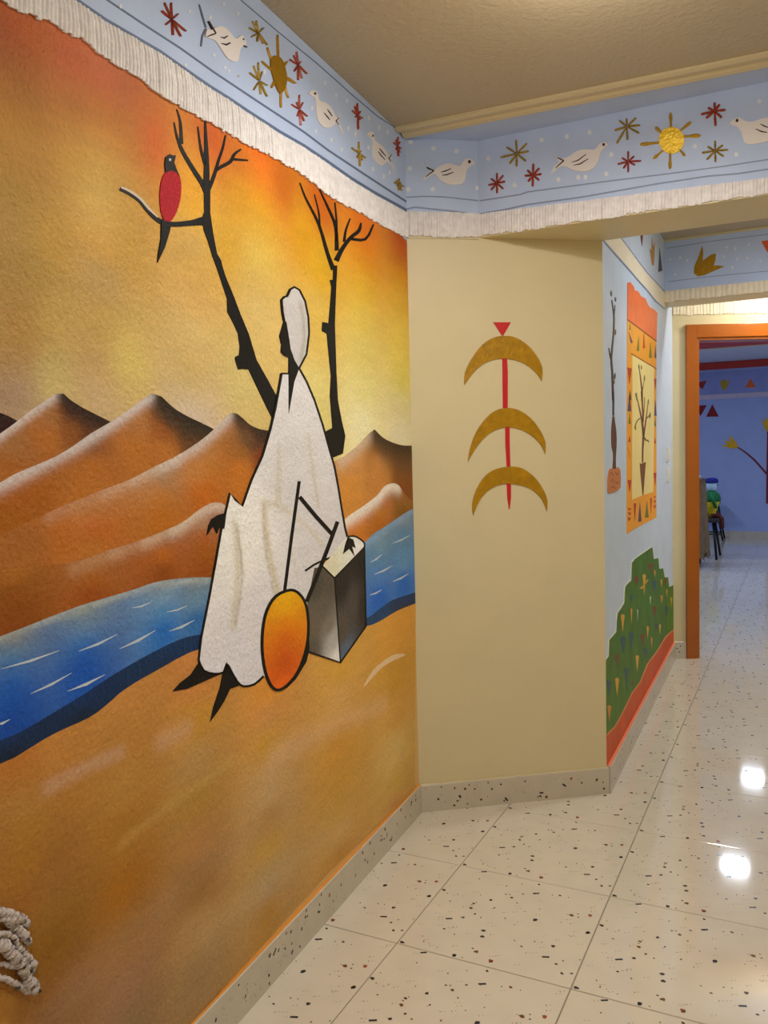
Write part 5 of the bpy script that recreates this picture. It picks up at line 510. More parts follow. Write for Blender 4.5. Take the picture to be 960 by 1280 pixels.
# moulding and blue border strip at the end of the ceiling
TR_M = mat('ceiling_moulding', (208, 194, 158), rough=.4, bump=.1, bscale=60)
def mould():
    prof = [(0, 0), (0, -.009), (.012, -.013), (.026, -.012), (.036, -.005), (.056, -.005), (.066, -.012), (.082, -.015), (.094, -.011), (.096, 0)]
    xs = [(-1.315, 2.795), (RIGHT_X, 2.884)]
    V = []; F = []
    for x, y in xs:
        for a, z in prof: V.append((x, y + a, CEIL + z))
    n = len(prof)
    F = [(i, i + 1, n + i + 1, n + i) for i in range(n - 1)] + [tuple(range(n)), tuple(range(2 * n - 1, n - 1, -1))]
    return mesh('moulding', V, F, TR_M, ceil)
mould()
prism('blue_border', [(-1.318, 2.889), (RIGHT_X, 2.978), (RIGHT_X, by - .001), xy('facet', .2806, .0005), (C12[0] + .001, C12[1] - .001)], CEIL - .003, CEIL, BLUE_M, ceil)

# room beyond the door
RW_M = mat('room_blue', (156, 172, 218), rough=.5, bump=.1, bscale=60, var=.03)
RC_M = mat('room_ceiling_blue', (205, 212, 232), rough=.6)
RR_M = mat('room_red', (186, 62, 52), rough=.5)
structure(box('wall_room_far', -4.6, 4.6, FAR_Y, FAR_Y + .12, 0, 2.95, RW_M))
structure(box('wall_room_left', -4.72, -4.6, 6.1, FAR_Y, 0, 2.95, RW_M))
structure(box('wall_room_right', 4.6, 4.72, 6.9, FAR_Y, 0, 2.95, RW_M))
ox = xy('door', 0, -.12)
structure(box('wall_room_entry_left', -4.6, ox[0] - .1, 6.0, 6.1, 0, 2.95, RW_M))
structure(box('wall_room_entry_right', RIGHT_X + .12, 4.6, yR, yR + .1, 0, 2.95, RW_M))
structure(prism('ceiling_room', [xy('door', -.1, -.12), (-4.6, 6.1), (-4.6, FAR_Y), (4.6, FAR_Y), (4.6, yR + .1), xy('door', U_END, -.12)], ROOM_CEIL, ROOM_CEIL + .1, RC_M))
bred = structure(box('beam_room', -4.6, 4.6, 11.5, 12.0, ROOM_CEIL - .05, ROOM_CEIL, RR_M))
box('cream_edge', -4.6, 4.6, 12.0, 12.15, ROOM_CEIL - .05, ROOM_CEIL, CREAM_M, bred)
def crown():
    prof = [(0, -.005), (-.05, -.005), (-.05, -.03), (-.03, -.05), (-.03, -.105), (0, -.115)]
    V = [(x, FAR_Y + a, ROOM_CEIL + z) for x in (-4.6, 4.6) for a, z in prof]; n = len(prof)
    F = [(i, (i + 1) % n, n + (i + 1) % n, n + i) for i in range(n)] + [tuple(range(n)), tuple(range(2 * n - 1, n - 1, -1))]
    return structure(mesh('trim_1', V, F, RR_M))
crown()

# door casing
WOOD_M = mat('orange_varnished_wood', (168, 88, 12), rough=.28, spec=.5, var=.05, vscale=5, coat=.2)
door = structure(empty('door_1', (*xy('door', (DOOR_A + DOOR_B) / 2), 0)))
def dprism(name, u0, u1, o0, o1, z0, z1, m, parent, bev=.003):
    o = prism(name, [xy('door', u0, o0), xy('door', u1, o0), xy('door', u1, o1), xy('door', u0, o1)], z0, z1, m, parent)
    if bev: bevel(o, bev)
    return o
dprism('casing', .085, DOOR_A, .0, .022, 0, 2.215, WOOD_M, door)
dprism('casing', DOOR_B, DOOR_B + .07, .0, .022, 0, 2.215, WOOD_M, door)
dprism('head_casing', DOOR_A, DOOR_B, .0, .022, DOOR_T, 2.215, WOOD_M, door)
dprism('jamb', DOOR_A, DOOR_A + .018, -.125, .012, 0, DOOR_T - .018, WOOD_M, door)
dprism('jamb', DOOR_B - .018, DOOR_B, -.125, .012, 0, DOOR_T - .018, WOOD_M, door)
dprism('head_jamb', DOOR_A, DOOR_B, -.125, .012, DOOR_T - .018, DOOR_T, WOOD_M, door)
dprism('door_stop', DOOR_A + .018, DOOR_A + .032, -.09, -.045, 0, DOOR_T - .018, WOOD_M, door, .002)
dprism('door_stop', DOOR_B - .032, DOOR_B - .018, -.09, -.045, 0, DOOR_T - .018, WOOD_M, door, .002)

# ------------------------------------------------------------------ floor tiles
TILE_M = mat('terrazzo_tile', (214, 205, 190), rough=.07, spec=.55, var=.035, vscale=10)
GROUT_M = mat('grout', (150, 140, 124), rough=.8)
CHIP_MS = [mat('chip_navy', (40, 42, 58), rough=.15, spec=.55), mat('chip_charcoal', (58, 52, 52), rough=.15, spec=.55), mat('chip_brown', (112, 66, 46), rough=.15, spec=.55), mat('chip_brick', (150, 78, 52), rough=.15, spec=.55), mat('chip_grey', (128, 116, 102), rough=.15, spec=.55), mat('chip_pale', (176, 163, 145), rough=.15, spec=.55)]
def chip_poly(rnd, kind, s):
    """-> list of (outline, material slot)"""
    def blob(r, n, st=1.0, a0=None):
        a0 = rnd.uniform(0, 6.28) if a0 is None else a0; pts = []
        for i in range(n):
            t = 6.2832 * (i + rnd.uniform(-.25, .25)) / n; q = r * rnd.uniform(.7, 1.15)
            x, y = q * math.cos(t) * st, q * math.sin(t); pts.append((x * math.cos(a0) - y * math.sin(a0), x * math.sin(a0) + y * math.cos(a0)))
        return pts
    def rect(l, h, a):
        return [(x * math.cos(a) - y * math.sin(a), x * math.sin(a) + y * math.cos(a)) for x, y in ((-l / 2, -h / 2), (l / 2, -h / 2), (l / 2, h / 2), (-l / 2, h / 2))]
    if kind == 'R': return [(rect(.0205 * s, .0075 * s, .46 + rnd.uniform(-.12, .12)), 0)]
    if kind == 'K': return [(blob(.0076 * s, 5, 1.2), 0 if rnd.random() < .6 else 1)]
    if kind == 'B': return [(blob(.0073 * s, 5, 1.15), 2)]
    if kind == 'C': return [(blob(.0073 * s, 5, 1.1), 3)]
    if kind == 'D': return [(blob(.0054 * s, 5, 1.3), 1 if rnd.random() < .7 else 2)]
    return [(rect(rnd.uniform(.004, .009), .0019, rnd.uniform(0, 3.1)), 4 if rnd.random() < .6 else 5), ([(x + .009, y + .005) for x, y in blob(.002, 4, 1.8)], 5)]
def tile_mesh():
    s, t, b = .4982, .012, .0012
    V, F, Mi = [], [], []
    for r, z in ((0, -t), (0, -b), (b, 0)):
        a, c = .0017 + r, .5 - .0017 - r
        V += [(a, a, z), (c, a, z), (c, c, z), (a, c, z)]
    for k in (0, 4):
        for i in range(4): F.append((k + i, k + (i + 1) % 4, k + 4 + (i + 1) % 4, k + 4 + i)); Mi.append(0)
    F.append((8, 9, 10, 11)); Mi.append(0); F.append((3, 2, 1, 0)); Mi.append(0)
    rnd = random.Random(11)
    items = list(CHIPS)
    for i in range(46): items.append((rnd.uniform(.02, .48), rnd.uniform(.02, .48), 'F', 1))
    for i in range(30): items.append((rnd.uniform(.02, .48), rnd.uniform(.02, .48), 'D', rnd.uniform(.3, .55)))
    for x, y, k, sc in items:
        for poly, mi in chip_poly(rnd, k, sc):
            if any(not (.003 < x + px < .497 and .003 < y + py < .497) for px, py in poly): continue
            n0 = len(V); V += [(x + px, y + py, .00025) for px, py in poly]; F.append(tuple(range(n0, n0 + len(poly)))); Mi.append(mi + 1)
    me = bpy.data.meshes.new('tile'); me.from_pydata(V, [], F)
    for m in [TILE_M] + CHIP_MS: me.materials.append(m)
    me.polygons.foreach_set('material_index', Mi); me.update()
    return me
floor = structure(box('floor', -4.8, 4.8, -1.9, FAR_Y + .2, -.15, -.003, GROUT_M))
TM = tile_mesh()
TI = range(-1, 4); TJ = range(-4, 19)
for j in TJ:
    for i in TI:
        link('tile', TM, floor, (TILE_ORIGIN[0] + i * .5, TILE_ORIGIN[1] + j * .5, 0))
# tiles too far off to tell apart: one surface with the same terrazzo as a shader
def far_terrazzo():
    m = mat('terrazzo_field', (214, 205, 190), rough=.07, spec=.55, var=.035, vscale=10); nt = m.node_tree; b = nt.nodes['Principled BSDF']; L = nt.links.new
    geo = nt.nodes.new('ShaderNodeNewGeometry'); v = nt.nodes.new('ShaderNodeTexVoronoi'); v.inputs['Scale'].default_value = 16
    L(geo.outputs['Position'], v.inputs['Vector'])
    lt = nt.nodes.new('ShaderNodeMath'); lt.operation = 'LESS_THAN'; lt.inputs[1].default_value = .09; L(v.outputs['Distance'], lt.inputs[0])
    br = nt.nodes.new('ShaderNodeTexBrick'); br.offset = 0; br.inputs['Scale'].default_value = 1; br.inputs['Mortar Size'].default_value = .0015; br.inputs['Brick Width'].default_value = .5; br.inputs['Row Height'].default_value = .5
    mp = nt.nodes.new('ShaderNodeMapping'); mp.inputs['Location'].default_value = (-TILE_ORIGIN[0], -TILE_ORIGIN[1], 0); L(geo.outputs['Position'], mp.inputs[0]); L(mp.outputs[0], br.inputs['Vector'])
    mx = nt.nodes.new('ShaderNodeMath'); mx.operation = 'MAXIMUM'; L(lt.outputs[0], mx.inputs[0]); L(br.outputs['Fac'], mx.inputs[1])
    mix = nt.nodes.new('ShaderNodeMix'); mix.data_type = 'RGBA'; src = b.inputs['Base Color'].links[0].from_socket
    L(mx.outputs[0], mix.inputs[0]); L(src, mix.inputs[6]); mix.inputs[7].default_value = (*lin((70, 60, 58)), 1); L(mix.outputs[2], b.inputs['Base Color'])
    return m
X0, X1 = TILE_ORIGIN[0] - .5, TILE_ORIGIN[0] + 2.0; Y0, Y1 = TILE_ORIGIN[1] - 2.0, TILE_ORIGIN[1] + 9.5
V, F = [], []
for x0, x1, y0, y1 in ((-4.6, 4.6, Y1, FAR_Y), (-4.6, X0, 5.5, Y1), (X1, 4.6, 5.5, Y1), (-1.6, X1, -1.7, Y0)):
    a, b = box_geo(x0, x1, y0, y1, -.003, 0); k = len(V); V += a; F += [tuple(q + k for q in f) for f in b]
tag(mesh('tile_field', V, F, far_terrazzo(), floor), kind='stuff')

# ------------------------------------------------------------------ skirting boards (cut from the same terrazzo)
SKIRT_M = mat('terrazzo_skirting', (196, 188, 174), rough=.2, spec=.5, var=.04, vscale=12)
def skirting(name, pl, u0, u1, hgt, cap_m, seed, end0=0.0, end1=0.0, t=.012, round_end=False):
    O, e, n = PL[pl]
    def pt(u, off, z): return P3(pl, u, z, off)
    V, F, Mi = [], [], []
    prof = [(0, 0), (t, 0), (t, hgt - .003), (t - .003, hgt), (0, hgt)]
    k = len(prof)
    for end, u in ((0, u0), (1, u1)):
        for off, z in prof:
            V.append(pt(u + (end0 if end == 0 else end1) * off / t, off, z))
    for i in range(k - 1): F.append((i, i + 1, k + i + 1, k + i)); Mi.append(1 if i == 3 else 0)
    F.append(tuple(range(k))); Mi.append(0); F.append(tuple(range(2 * k - 1, k - 1, -1))); Mi.append(0)
    rnd = random.Random(seed)
    L = u1 - u0; cnt = int(L * 75)
    for i in range(cnt):
        cu, cz = rnd.uniform(u0 + .012, u1 - .012), rnd.uniform(.008, hgt - .012)
        q = rnd.random(); kind = 'R' if q < .04 else 'K' if q < .13 else 'B' if q < .17 else 'C' if q < .2 else 'D' if q < .45 else 'F'
        a = rnd.uniform(0, 6.28); ca, sa = math.cos(a), math.sin(a)
        for poly, mi in chip_poly(rnd, kind, rnd.uniform(.6, 1)):
            poly = [(x * ca - y * sa, x * sa + y * ca) for x, y in poly]
            if any(not (u0 + .004 < cu + x < u1 - .004 and .003 < cz + y < hgt - .005) for x, y in poly): continue
            n0 = len(V); V += [pt(cu + x, t + .00025, cz + y) for x, y in poly]; F.append(tuple(range(n0, n0 + len(poly)))); Mi.append(mi + 2)
    return structure(mesh(name, V, F, [SKIRT_M, cap_m] + CHIP_MS, fmat=Mi))
ORANGE_CAP = mat('orange_paint_edge', (224, 150, 62), rough=.5, bump=.5, bscale=90)
SALMON_CAP = mat('salmon_paint_edge', (232, 140, 105), rough=.5)
LF = math.dist(C12, C23); LC = math.dist(C23, C34)
skirting('baseboard_left', 'left', 0, 4.5, .112, ORANGE_CAP, 3, end0=.006)
skirting('baseboard_corner', 'facet', 0, LF, .108, CREAM_M, 4, end0=.006, end1=.004)
skirting('baseboard_corridor', 'corr', 0, LC, .112, SALMON_CAP, 5, end0=-.004, end1=-.006, t=.018)
sk = skirting('baseboard_door', 'door', 0.0, .083, .115, CREAM_M, 6, end0=.004)
RB_M = mat('room_skirting', (190, 180, 165), rough=.4, var=.05, vscale=20)
structure(box('baseboard_room', -4.6, 4.6, FAR_Y - .012, FAR_Y, 0, .105, RB_M))

# ------------------------------------------------------------------ lamps
OPAL_M = mat('opal_diffuser', (250, 246, 236), rough=.4, emis=((1.0, .93, .82), 6.0))
METAL_M = mat('lamp_white_metal', (225, 222, 214), rough=.35)
def ceiling_lamp(loc, watts, col, label, cat='lamp', side=.3):
    r = empty('ceiling_lamp', loc, label, cat)
    x, y, z = loc
    lathe('lamp_base', loc, [(.09, 0), (.1, -.006), (.1, -.02), (.07, -.022)], METAL_M, r)
    lathe('diffuser', loc, [(.085, -.022), (.092, -.035), (.08, -.06), (.05, -.078), (.01, -.084)], OPAL_M, r)
    l = bpy.data.lights.new('lamp_light', 'AREA'); l.shape = 'DISK'; l.size = .17; l.energy = watts; l.color = col
    o = bpy.data.objects.new('lamp_light', l); COL.objects.link(o); o.parent = r; o.location = (0, 0, -.09)
    l = bpy.data.lights.new('lamp_glow', 'POINT'); l.energy = watts * side; l.color = col; l.shadow_soft_size = .06
    o = bpy.data.objects.new('lamp_glow', l); COL.objects.link(o); o.parent = r; o.location = (0, 0, -.17)
    return r
ceiling_lamp((-.42, 2.02, CEIL), HALL_W, HALL_C, 'round opal ceiling lamp in the hall before the near beam', side=.38)
ceiling_lamp((-.05, -.1, CEIL), BACK_FILL_W, HALL_C, 'added round opal fill lamp on the ceiling behind the camera position')  # unseen extra lamp, added as fill to light the hall more evenly
ceiling_lamp((.15, 4.35, BAY_CEIL), BAY_W, BAY_C, 'round opal ceiling lamp between the two beams')
ceiling_lamp((.1, 5.8, BAY_CEIL), END_W, END_C, 'round opal ceiling lamp right in front of the door wall')
TUBE_M = mat('fluorescent_tube', (255, 255, 255), emis=((.85, .93, 1.0), 40.0))
def room_lamp(x, y, label, watts):
    r = empty('fluorescent_lamp', (x, y, ROOM_CEIL), label, 'lamp', 'fluorescent lamps in the blue room')
    box('housing', x - .13, x + .13, y - .06, y + .06, ROOM_CEIL - .05, ROOM_CEIL, METAL_M, r)
    for k in (-1, 0, 1):
        tube('fluorescent_tube', [(x - .12, y + k * .036, ROOM_CEIL - .062), (x + .12, y + k * .036, ROOM_CEIL - .062)], .009, TUBE_M, r)
    l = bpy.data.lights.new('lamp_light', 'AREA'); l.shape = 'RECTANGLE'; l.size = .22; l.size_y = .08; l.energy = watts; l.color = ROOM_C
    o = bpy.data.objects.new('lamp_light', l); COL.objects.link(o); o.parent = r; o.location = (0, 0, -.09)
for k, (x, y, t) in enumerate([(-.55, 8.7, 'nearest to the door'), (-.5, 11.2, 'farther from the door'), (2.3, 8.7, 'added fill, right side near the door'), (2.3, 10.8, 'added fill, right side near the far wall'), (-3.2, 8.7, 'added fill, left side near the door'), (-3.2, 10.8, 'added fill, left side near the far wall')]):  # the four side lamps are unseen extras, added to brighten the room
    room_lamp(x, y, 'three-tube fluorescent ceiling lamp in the blue room, ' + t, ROOM_W * (.3 if k < 2 else 1.5))

# ------------------------------------------------------------------ desert mural on the left wall
mural = empty('wall_mural', (*xy('left', 1.0), .11), 'large desert mural with white-robed figure, dunes and blue river on the left wall', 'mural')
painted('sky', 'sky', .0006, .022, mural)
for nm, k, o, lb in [('dune', 'dune_far', .0009, None), ('dune', 'dune_a', .0012, None), ('dune', 'dune_b', .0015, None), ('dune', 'dune_c', .0018, None), ('dune', 'dune_d', .0021, None), ('dune', 'dune_e', .0012, None), ('dune', 'dune_f', .0015, None)]:
    painted(nm, k, o, .009, mural)
rv = painted('river', 'river', .0024, .012, mural); painted('river_bank', 'river_bank', .0026, .012, rv)
WAVE_M = mat('wave_white', (190, 205, 222), rough=.5, bump=.4, bscale=95)
reliefs('wave', 'wave', .0028, WAVE_M, rv)
rv2 = painted('river', 'river_r', .0020, .012, mural); painted('river_bank', 'river_bank_r', .0022, .012, rv2)
reliefs('wave', 'wave_r', .0024, WAVE_M, rv2)
sand = painted('sand', 'sand', .0027, .014, mural)
relief('sand_streak', 'streak', .0030, mat('streak_cream', (240, 208, 165), rough=.5, bump=.4, bscale=95), sand)
t1 = relief('tree', 'tree1', .0022, BLACK_M, mural); tag(t1, 'black bare tree with a side branch')
reliefs('twig', 'twig1', .0020, BLACK_M, t1)
relief('branch_highlight', 'branch_light', .0022, mat('pale_wash', (205, 192, 175), rough=.5), t1)
bird = relief('bird', 'bird_body', .0030, mat('bird_red', (182, 24, 40), rough=.6, bump=.9, bscale=220, var=.25, vscale=180), mural); tag(bird, 'red bird with black head and tail')
relief('bird_head', 'bird_head', .0033, BLACK_M, bird); relief('bird_tail', 'bird_tail', .0033, BLACK_M, bird); relief('bird_eye', 'bird_eye', .0036, mat('eye_grey', (190, 190, 195)), bird)
t2 = relief('tree', 'tree2', .0022, BLACK_M, mural); tag(t2, 'black bare tree behind the robed figure')
reliefs('twig', 'twig2', .0020, BLACK_M, t2)
fig = painted('robe', 'robe', .0034, .0085, mural); tag(fig, 'white robe of the standing figure')
relief('outline', 'robe_outline', .0040, BLACK_M, fig)
relief('face', 'face', .0038, BLACK_M, fig)
painted('head_scarf', 'head_scarf', .0036, .008, fig); relief('scarf_outline', 'scarf_outline', .0040, BLACK_M, fig)
for k in ('hand_l', 'hand_r'): relief('hand', k, .0048, BLACK_M, fig)
for k in ('foot_l', 'foot_r'): relief('foot', k, .0040, BLACK_M, fig)
bx = painted('box_front', 'box_left', .0042, .012, mural)
painted('box_side', 'box_right', .0042, .012, bx); painted('box_lid', 'box_top', .0042, .012, bx); relief('box_outline', 'box_outline', .0045, BLACK_M, bx)
dr = painted('drum', 'drum', .0048, .012, mural)
relief('drum_side', 'drum_side', .0046, BLACK_M, dr); relief('drum_rim', 'drum_rim', .0051, BLACK_M, dr)
reliefs('stick', 'stick', .0047, BLACK_M, mural)

# ------------------------------------------------------------------ painted friezes with combed plaster fringe
def interp(tab, u):
    tab = sorted(tab)
    if u <= tab[0][0]: return tab[0][1]
    for (a, b), (c, d) in zip(tab, tab[1:]):
        if u <= c: return b + (d - b) * (u - a) / max(1e-6, c - a)
    return tab[-1][1]
def fringe(pl, u0, u1, top, bot, pitch, amp, thick, m, parent, seed, sub=5, rows=5):
    rnd = random.Random(seed); V, F = [], []
    n = int((u1 - u0) / pitch * sub); K = rows + 2
    ridge = {}; jit = 0
    for i in range(n + 1):
        u = u0 + (u1 - u0) * i / n; ph = u / pitch; k = int(ph)
        if k not in ridge: ridge[k] = (rnd.uniform(.45, 1.25), rnd.uniform(-.003, .003), rnd.uniform(-.0015, .0015))
        a, bj, tj = ridge[k]
        t, b = top(u) , bot(u) + bj
        prof = abs(math.sin(math.pi * ph)) ** .5
        V.append(P3(pl, u, t + .002, 0))
        for r in range(rows):
            f = r / (rows - 1); wob = .0007 * math.sin(37 * u + 9 * f + seed)
            off = thick * (.55 + .45 * min(1, f * 3)) - amp * a * (1 - prof) + wob + tj
            if r == rows - 1: off *= .8
            V.append(P3(pl, u, t + (b - t) * f, max(off, .001)))
        V.append(P3(pl, u, b + .001, 0))
    for i in range(n):
        for r in range(K - 1): F.append((i * K + r, i * K + r + 1, (i + 1) * K + r + 1, (i + 1) * K + r))
    return mesh('fringe', V, F, m, parent)
fl_ = empty('painted_frieze', (*xy('left', .9), 2.2), 'blue frieze with combed white plaster fringe above the desert mural', 'frieze')
relief('blue_band', 'frieze_left_bg', .0016, BLUE_M, fl_)
reliefs('border_line', 'frieze_left_line', .0022, LINE_M, fl_)
tb, bb = FRINGE_EDGE['top'], FRINGE_EDGE['bot']
fringe('left', .002, 3.3, lambda u: interp(tb, u), lambda u: interp(bb, u), .0105, .0062, .009, FRINGE_M, fl_, 1, sub=8)
tag(relief('snow_dots', 'dot_left', .0024, DOT_M, fl_), kind='stuff')
ff_ = empty('painted_frieze', (*xy('facet', .14), 2.2), 'short blue frieze with one dove above the crescent panel', 'frieze')
def rectpoly(pl, u0, u1, v0, v1): return (pl, [(0, [int(q * 10000) for q in (u0, v0, u1, v0, u1, v1, u0, v1)])])
G['facet_bg'] = rectpoly('facet', .0, .2805, 2.25, CEIL - .003)
G['beam_bg'] = rectpoly('beam', .0, RIGHT_X - PL['beam'][0][0], 2.25, CEIL - .003)
relief('blue_band', 'facet_bg', .0016, BLUE_M, ff_); reliefs('border_line', 'line_facet', .0022, LINE2_M, ff_); tag(relief('snow_dots', 'dot_facet', .0024, DOT_M, ff_), kind='stuff')
fringe('facet', .001, .2805, lambda u: 2.309, lambda u: 2.216 + .003 * math.sin(31 * u), .0105, .0046, .008, FRINGE_M, ff_, 2, sub=8)
G['facet_ledge'] = ('facet', [(1, [30, 22120, 1400, 22140, 2800, 22130, 2800, 22100, 1400, 22110, 30, 22090])])
relief('fringe_edge', 'facet_ledge', .004, CREAM_M, ff_)
fb_ = empty('painted_frieze', (.0, by, 2.2), 'blue frieze with doves and yellow sun across the front of the near beam', 'frieze')
relief('blue_band', 'beam_bg', .0016, BLUE_M, fb_); reliefs('border_line', 'line_beam', .0022, LINE2_M, fb_); tag(relief('snow_dots', 'dot_beam', .0024, DOT_M, fb_), kind='stuff')
fringe('beam', .0, RIGHT_X - PL['beam'][0][0] - .001, lambda u: 2.306 - .035 * min(1, u), lambda u: 2.2195 + .0025 * math.sin(23 * u) + .002 * math.sin(71 * u), .0108, .0046, .008, FRINGE_M, fb_, 3, sub=8)
fc_ = empty('painted_frieze', (*xy('corr', 1.0), 2.2), 'pale frieze with smooth cream border high on the corridor wall', 'frieze')
relief('blue_band', 'frieze_corr_bg', .0012, mat('frieze_pale_blue', (200, 212, 232), rough=.5, var=.04, vscale=7), fc_)
relief('cream_border', 'frieze_corr_fringe', .0022, FRINGE2_M, fc_); reliefs('border_line', 'frieze_corr_line', .0030, LINE2_M, fc_)
f2_ = empty('painted_frieze', (.0, b2y, 2.28), 'blue frieze with gold tulip across the front of the far beam', 'frieze')
G['beam2_bg'] = rectpoly('beam2', .001, RIGHT_X - PL['beam2'][0][0], 2.33, BAY_CEIL - .012)
relief('blue_band', 'beam2_bg', .0014, BLUE_M, f2_); reliefs('border_line', 'line_beam2', .0022, LINE2_M, f2_); tag(relief('snow_dots', 'dot_beam2', .0024, DOT_M, f2_), kind='stuff')
fringe('beam2', .002, RIGHT_X - PL['beam2'][0][0] - .001, lambda u: 2.36, lambda u: 2.295, .029, .006, .012, FRINGE2_M, f2_, 4, sub=8)
fd_ = empty('painted_frieze', (*xy('door', .6), 2.28), 'bright blue and cream frieze above the orange door frame', 'frieze')
G['door_bg'] = rectpoly('door', .001, U_END - .002, 2.37, BAY_CEIL - .002)
relief('blue_band', 'door_bg', .0014, BLUE_M, fd_)
fringe('door', .003, U_END - .004, lambda u: 2.385, lambda u: 2.281 + .003 * math.sin(40 * u), .022, .003, .007, FRINGE2_M, fd_, 5, sub=6)

# ------------------------------------------------------------------ doves, stars and suns on the friezes
def dove(key, label):
    pl, polys = G[key + '_body']; pts = uvs(polys[0][1]); cu = sum(p[0] for p in pts) / len(pts); v0 = min(p[1] for p in pts)
    r = empty('dove_ornament', P3(pl, cu, v0, .0016), label, 'dove', 'white doves on the frieze')
    b = relief('dove_body', key + '_body', .0052, DOVE_M, r, base=.0016)
    if key + '_tail' in G: reliefs('tail_feather', key + '_tail', .0032, SLATE_M, r, base=.0016)
    reliefs('dove_marking', key + '_mark', .0060, MARK_M, r, base=.0016); relief('eye', key + '_eye', .0060, MARK_M, r, base=.0016)
    return r
dove('dove1', 'white dove with forked grey tail on the left frieze, nearest the viewer')
dove('dove2', 'white dove on the left frieze just past the dark gold sun')
dove('dove3', 'white dove on the left frieze nearest the corner')
dove('dove4', 'white dove on the short frieze above the crescent panel')
dove('dove5', 'white dove on the near beam left of the yellow sun')
dove('dove6', 'white dove on the near beam right of the yellow sun, facing it')
def star(key, m, label, group):
    pl, polys = G[key]; pts = [q for p in polys for q in uvs(p[1])]
    cu = (min(p[0] for p in pts) + max(p[0] for p in pts)) / 2; cv = min(p[1] for p in pts)
    r = empty('star_ornament', P3(pl, cu, cv, .0016), label, 'star', group)
    for i in range(len(polys)): relief('ray', key, .0062 + .0002 * i, m, r, base=.0016, idx=i, ridge=True)
for k, lb in [('rs1', 'red star on the left frieze beside the nearest dove\'s tail'), ('rs2', 'red star on the left frieze right of the dark gold sun, upper of two'), ('rs3', 'red star on the left frieze right of the dark gold sun, lower of two'), ('rs4', 'red star on the left frieze between the two farther doves'), ('rs5', 'red star on the left frieze closest to the corner'), ('rs6', 'red star on the near beam, leftmost and low under the gold star'), ('rs7', 'red star on the near beam right in front of the dove\'s tail'), ('rs8', 'red star lower left of the yellow sun on the beam'), ('rs9', 'red star upper right of the yellow sun on the beam')]:
    star(k, RED_M, lb, 'red stars on the frieze')
for k, lb in [('gs1', 'gold star upper left of the dark gold sun on the left frieze'), ('gs2', 'gold star lower left of the dark gold sun on the left frieze'), ('gs3', 'gold star low on the left frieze between the two farther doves'), ('gs4', 'small gold star low in the corner of the left frieze'), ('gs5', 'leftmost gold star on the near beam above two red stars'), ('gs6', 'gold star upper left of the yellow sun on the beam'), ('gs7', 'gold star lower right of the yellow sun on the beam')]:
    star(k, OLIVE_M, lb, 'gold stars on the frieze')
def sun(key, dm, rm, label):
    pl, polys = G[key + '_disc']; pts = uvs(polys[0][1]); cu = sum(p[0] for p in pts) / len(pts); cv = min(p[1] for p in pts)
    r = empty('sun_ornament', P3(pl, cu, cv, .0016), label, 'sun', 'suns on the frieze')
    relief('sun_disc', key + '_disc', .0062, dm, r, base=.0016)
    for i in range(len(G[key + '_ray'][1])): relief('ray', key + '_ray', .0075, rm, r, base=.0016, idx=i, ridge=True)
sun('sun1', mat('sun_dark_gold', (158, 118, 8), rough=.36, metal=.3, bump=.5, bscale=70, var=.1, vscale=40), GOLD_M, 'dark gold sun with eight rays on the left frieze')
sun('sun2', GOLD2_M, mat('sun_ray_gold', (190, 150, 45), rough=.36, metal=.3, bump=.6, bscale=80, var=.15, vscale=60), 'bright yellow sun with eight rays on the near beam')

def thing_of(name, key, off, m, label, cat, group=None):
    o = relief(name, key, off, m, base=.001); return tag(o, label, cat, group)
thing_of('triangle_ornament', 'ct1', .0028, mat('maroon', (110, 48, 48)), 'dark narrow triangle on the corridor frieze, nearest the viewer', 'triangle')
thing_of('tulip_ornament', 'ct2', .0028, mat('ochre', (178, 132, 70)), 'narrow ochre tulip on the corridor frieze between two triangles', 'tulip')
thing_of('triangle_ornament', 'ct3', .0028, mat('slate_purple', (88, 78, 96)), 'slate grey triangle on the corridor frieze next to the far beam', 'triangle')
tu = thing_of('tulip_ornament', 'tulip2', .0034, GOLD_M, 'gold tulip on the far beam', 'tulip')
reliefs('tulip_line', 'tulip2_line', .0040, OLIVE_M, tu)
thing_of('triangle_ornament', 'bt1', .0034, mat('orange_red', (215, 95, 50)), 'orange-red triangle on the far beam right of the gold tulip', 'triangle')

# ------------------------------------------------------------------ crescent emblem on the corner panel
em = empty('crescent_emblem', P3('facet', .42, 1.2, 0), 'red rod with three gold crescents and a triangle tip on the cream panel', 'emblem')
for i in range(3): relief('crescent', 'crescent', .0045, GOLD_M, em, idx=i)
for i in range(3): relief('rod', 'emblem_stem', .0030, CRIM_M, em, idx=i)
relief('triangle_tip', 'emblem_triangle', .0035, CRIM_M, em)

# ------------------------------------------------------------------ paintings on the corridor wall
BARK_M = mat('bark_brown', (70, 54, 44), rough=.5); LEAFD_M = mat('leaf_dark', (84, 88, 66), rough=.5)
pp = empty('plant_painting', P3('corr', .25, 1.1, 0), 'tall thin twig painted above a brown trowel on the pale corridor wall', 'painting')
reliefs('plant_stem', 'plant_stem', .0022, BARK_M, pp); reliefs('leaf', 'plant_leaf', .0024, LEAFD_M, pp)
relief('trowel_handle', 'trowel_handle', .0026, mat('trowel_wood', (98, 62, 38), rough=.5, var=.25, vscale=60), pp)
bl_ = relief('trowel_blade', 'trowel_blade', .0026, mat('terracotta', (206, 130, 72), rough=.5, var=.12, vscale=40), pp)
reliefs('blade_mark', 'blade_mark', .0031, mat('blade_brown', (140, 78, 42)), bl_)
pn = empty('banner_painting', P3('corr', 1.2, .8, 0), 'tall orange framed banner with a potted twig on the corridor wall', 'painting')
relief('red_top', 'panel_red', .0022, mat('coral_orange', (246, 116, 52), rough=.5, var=.08, vscale=18), pn)
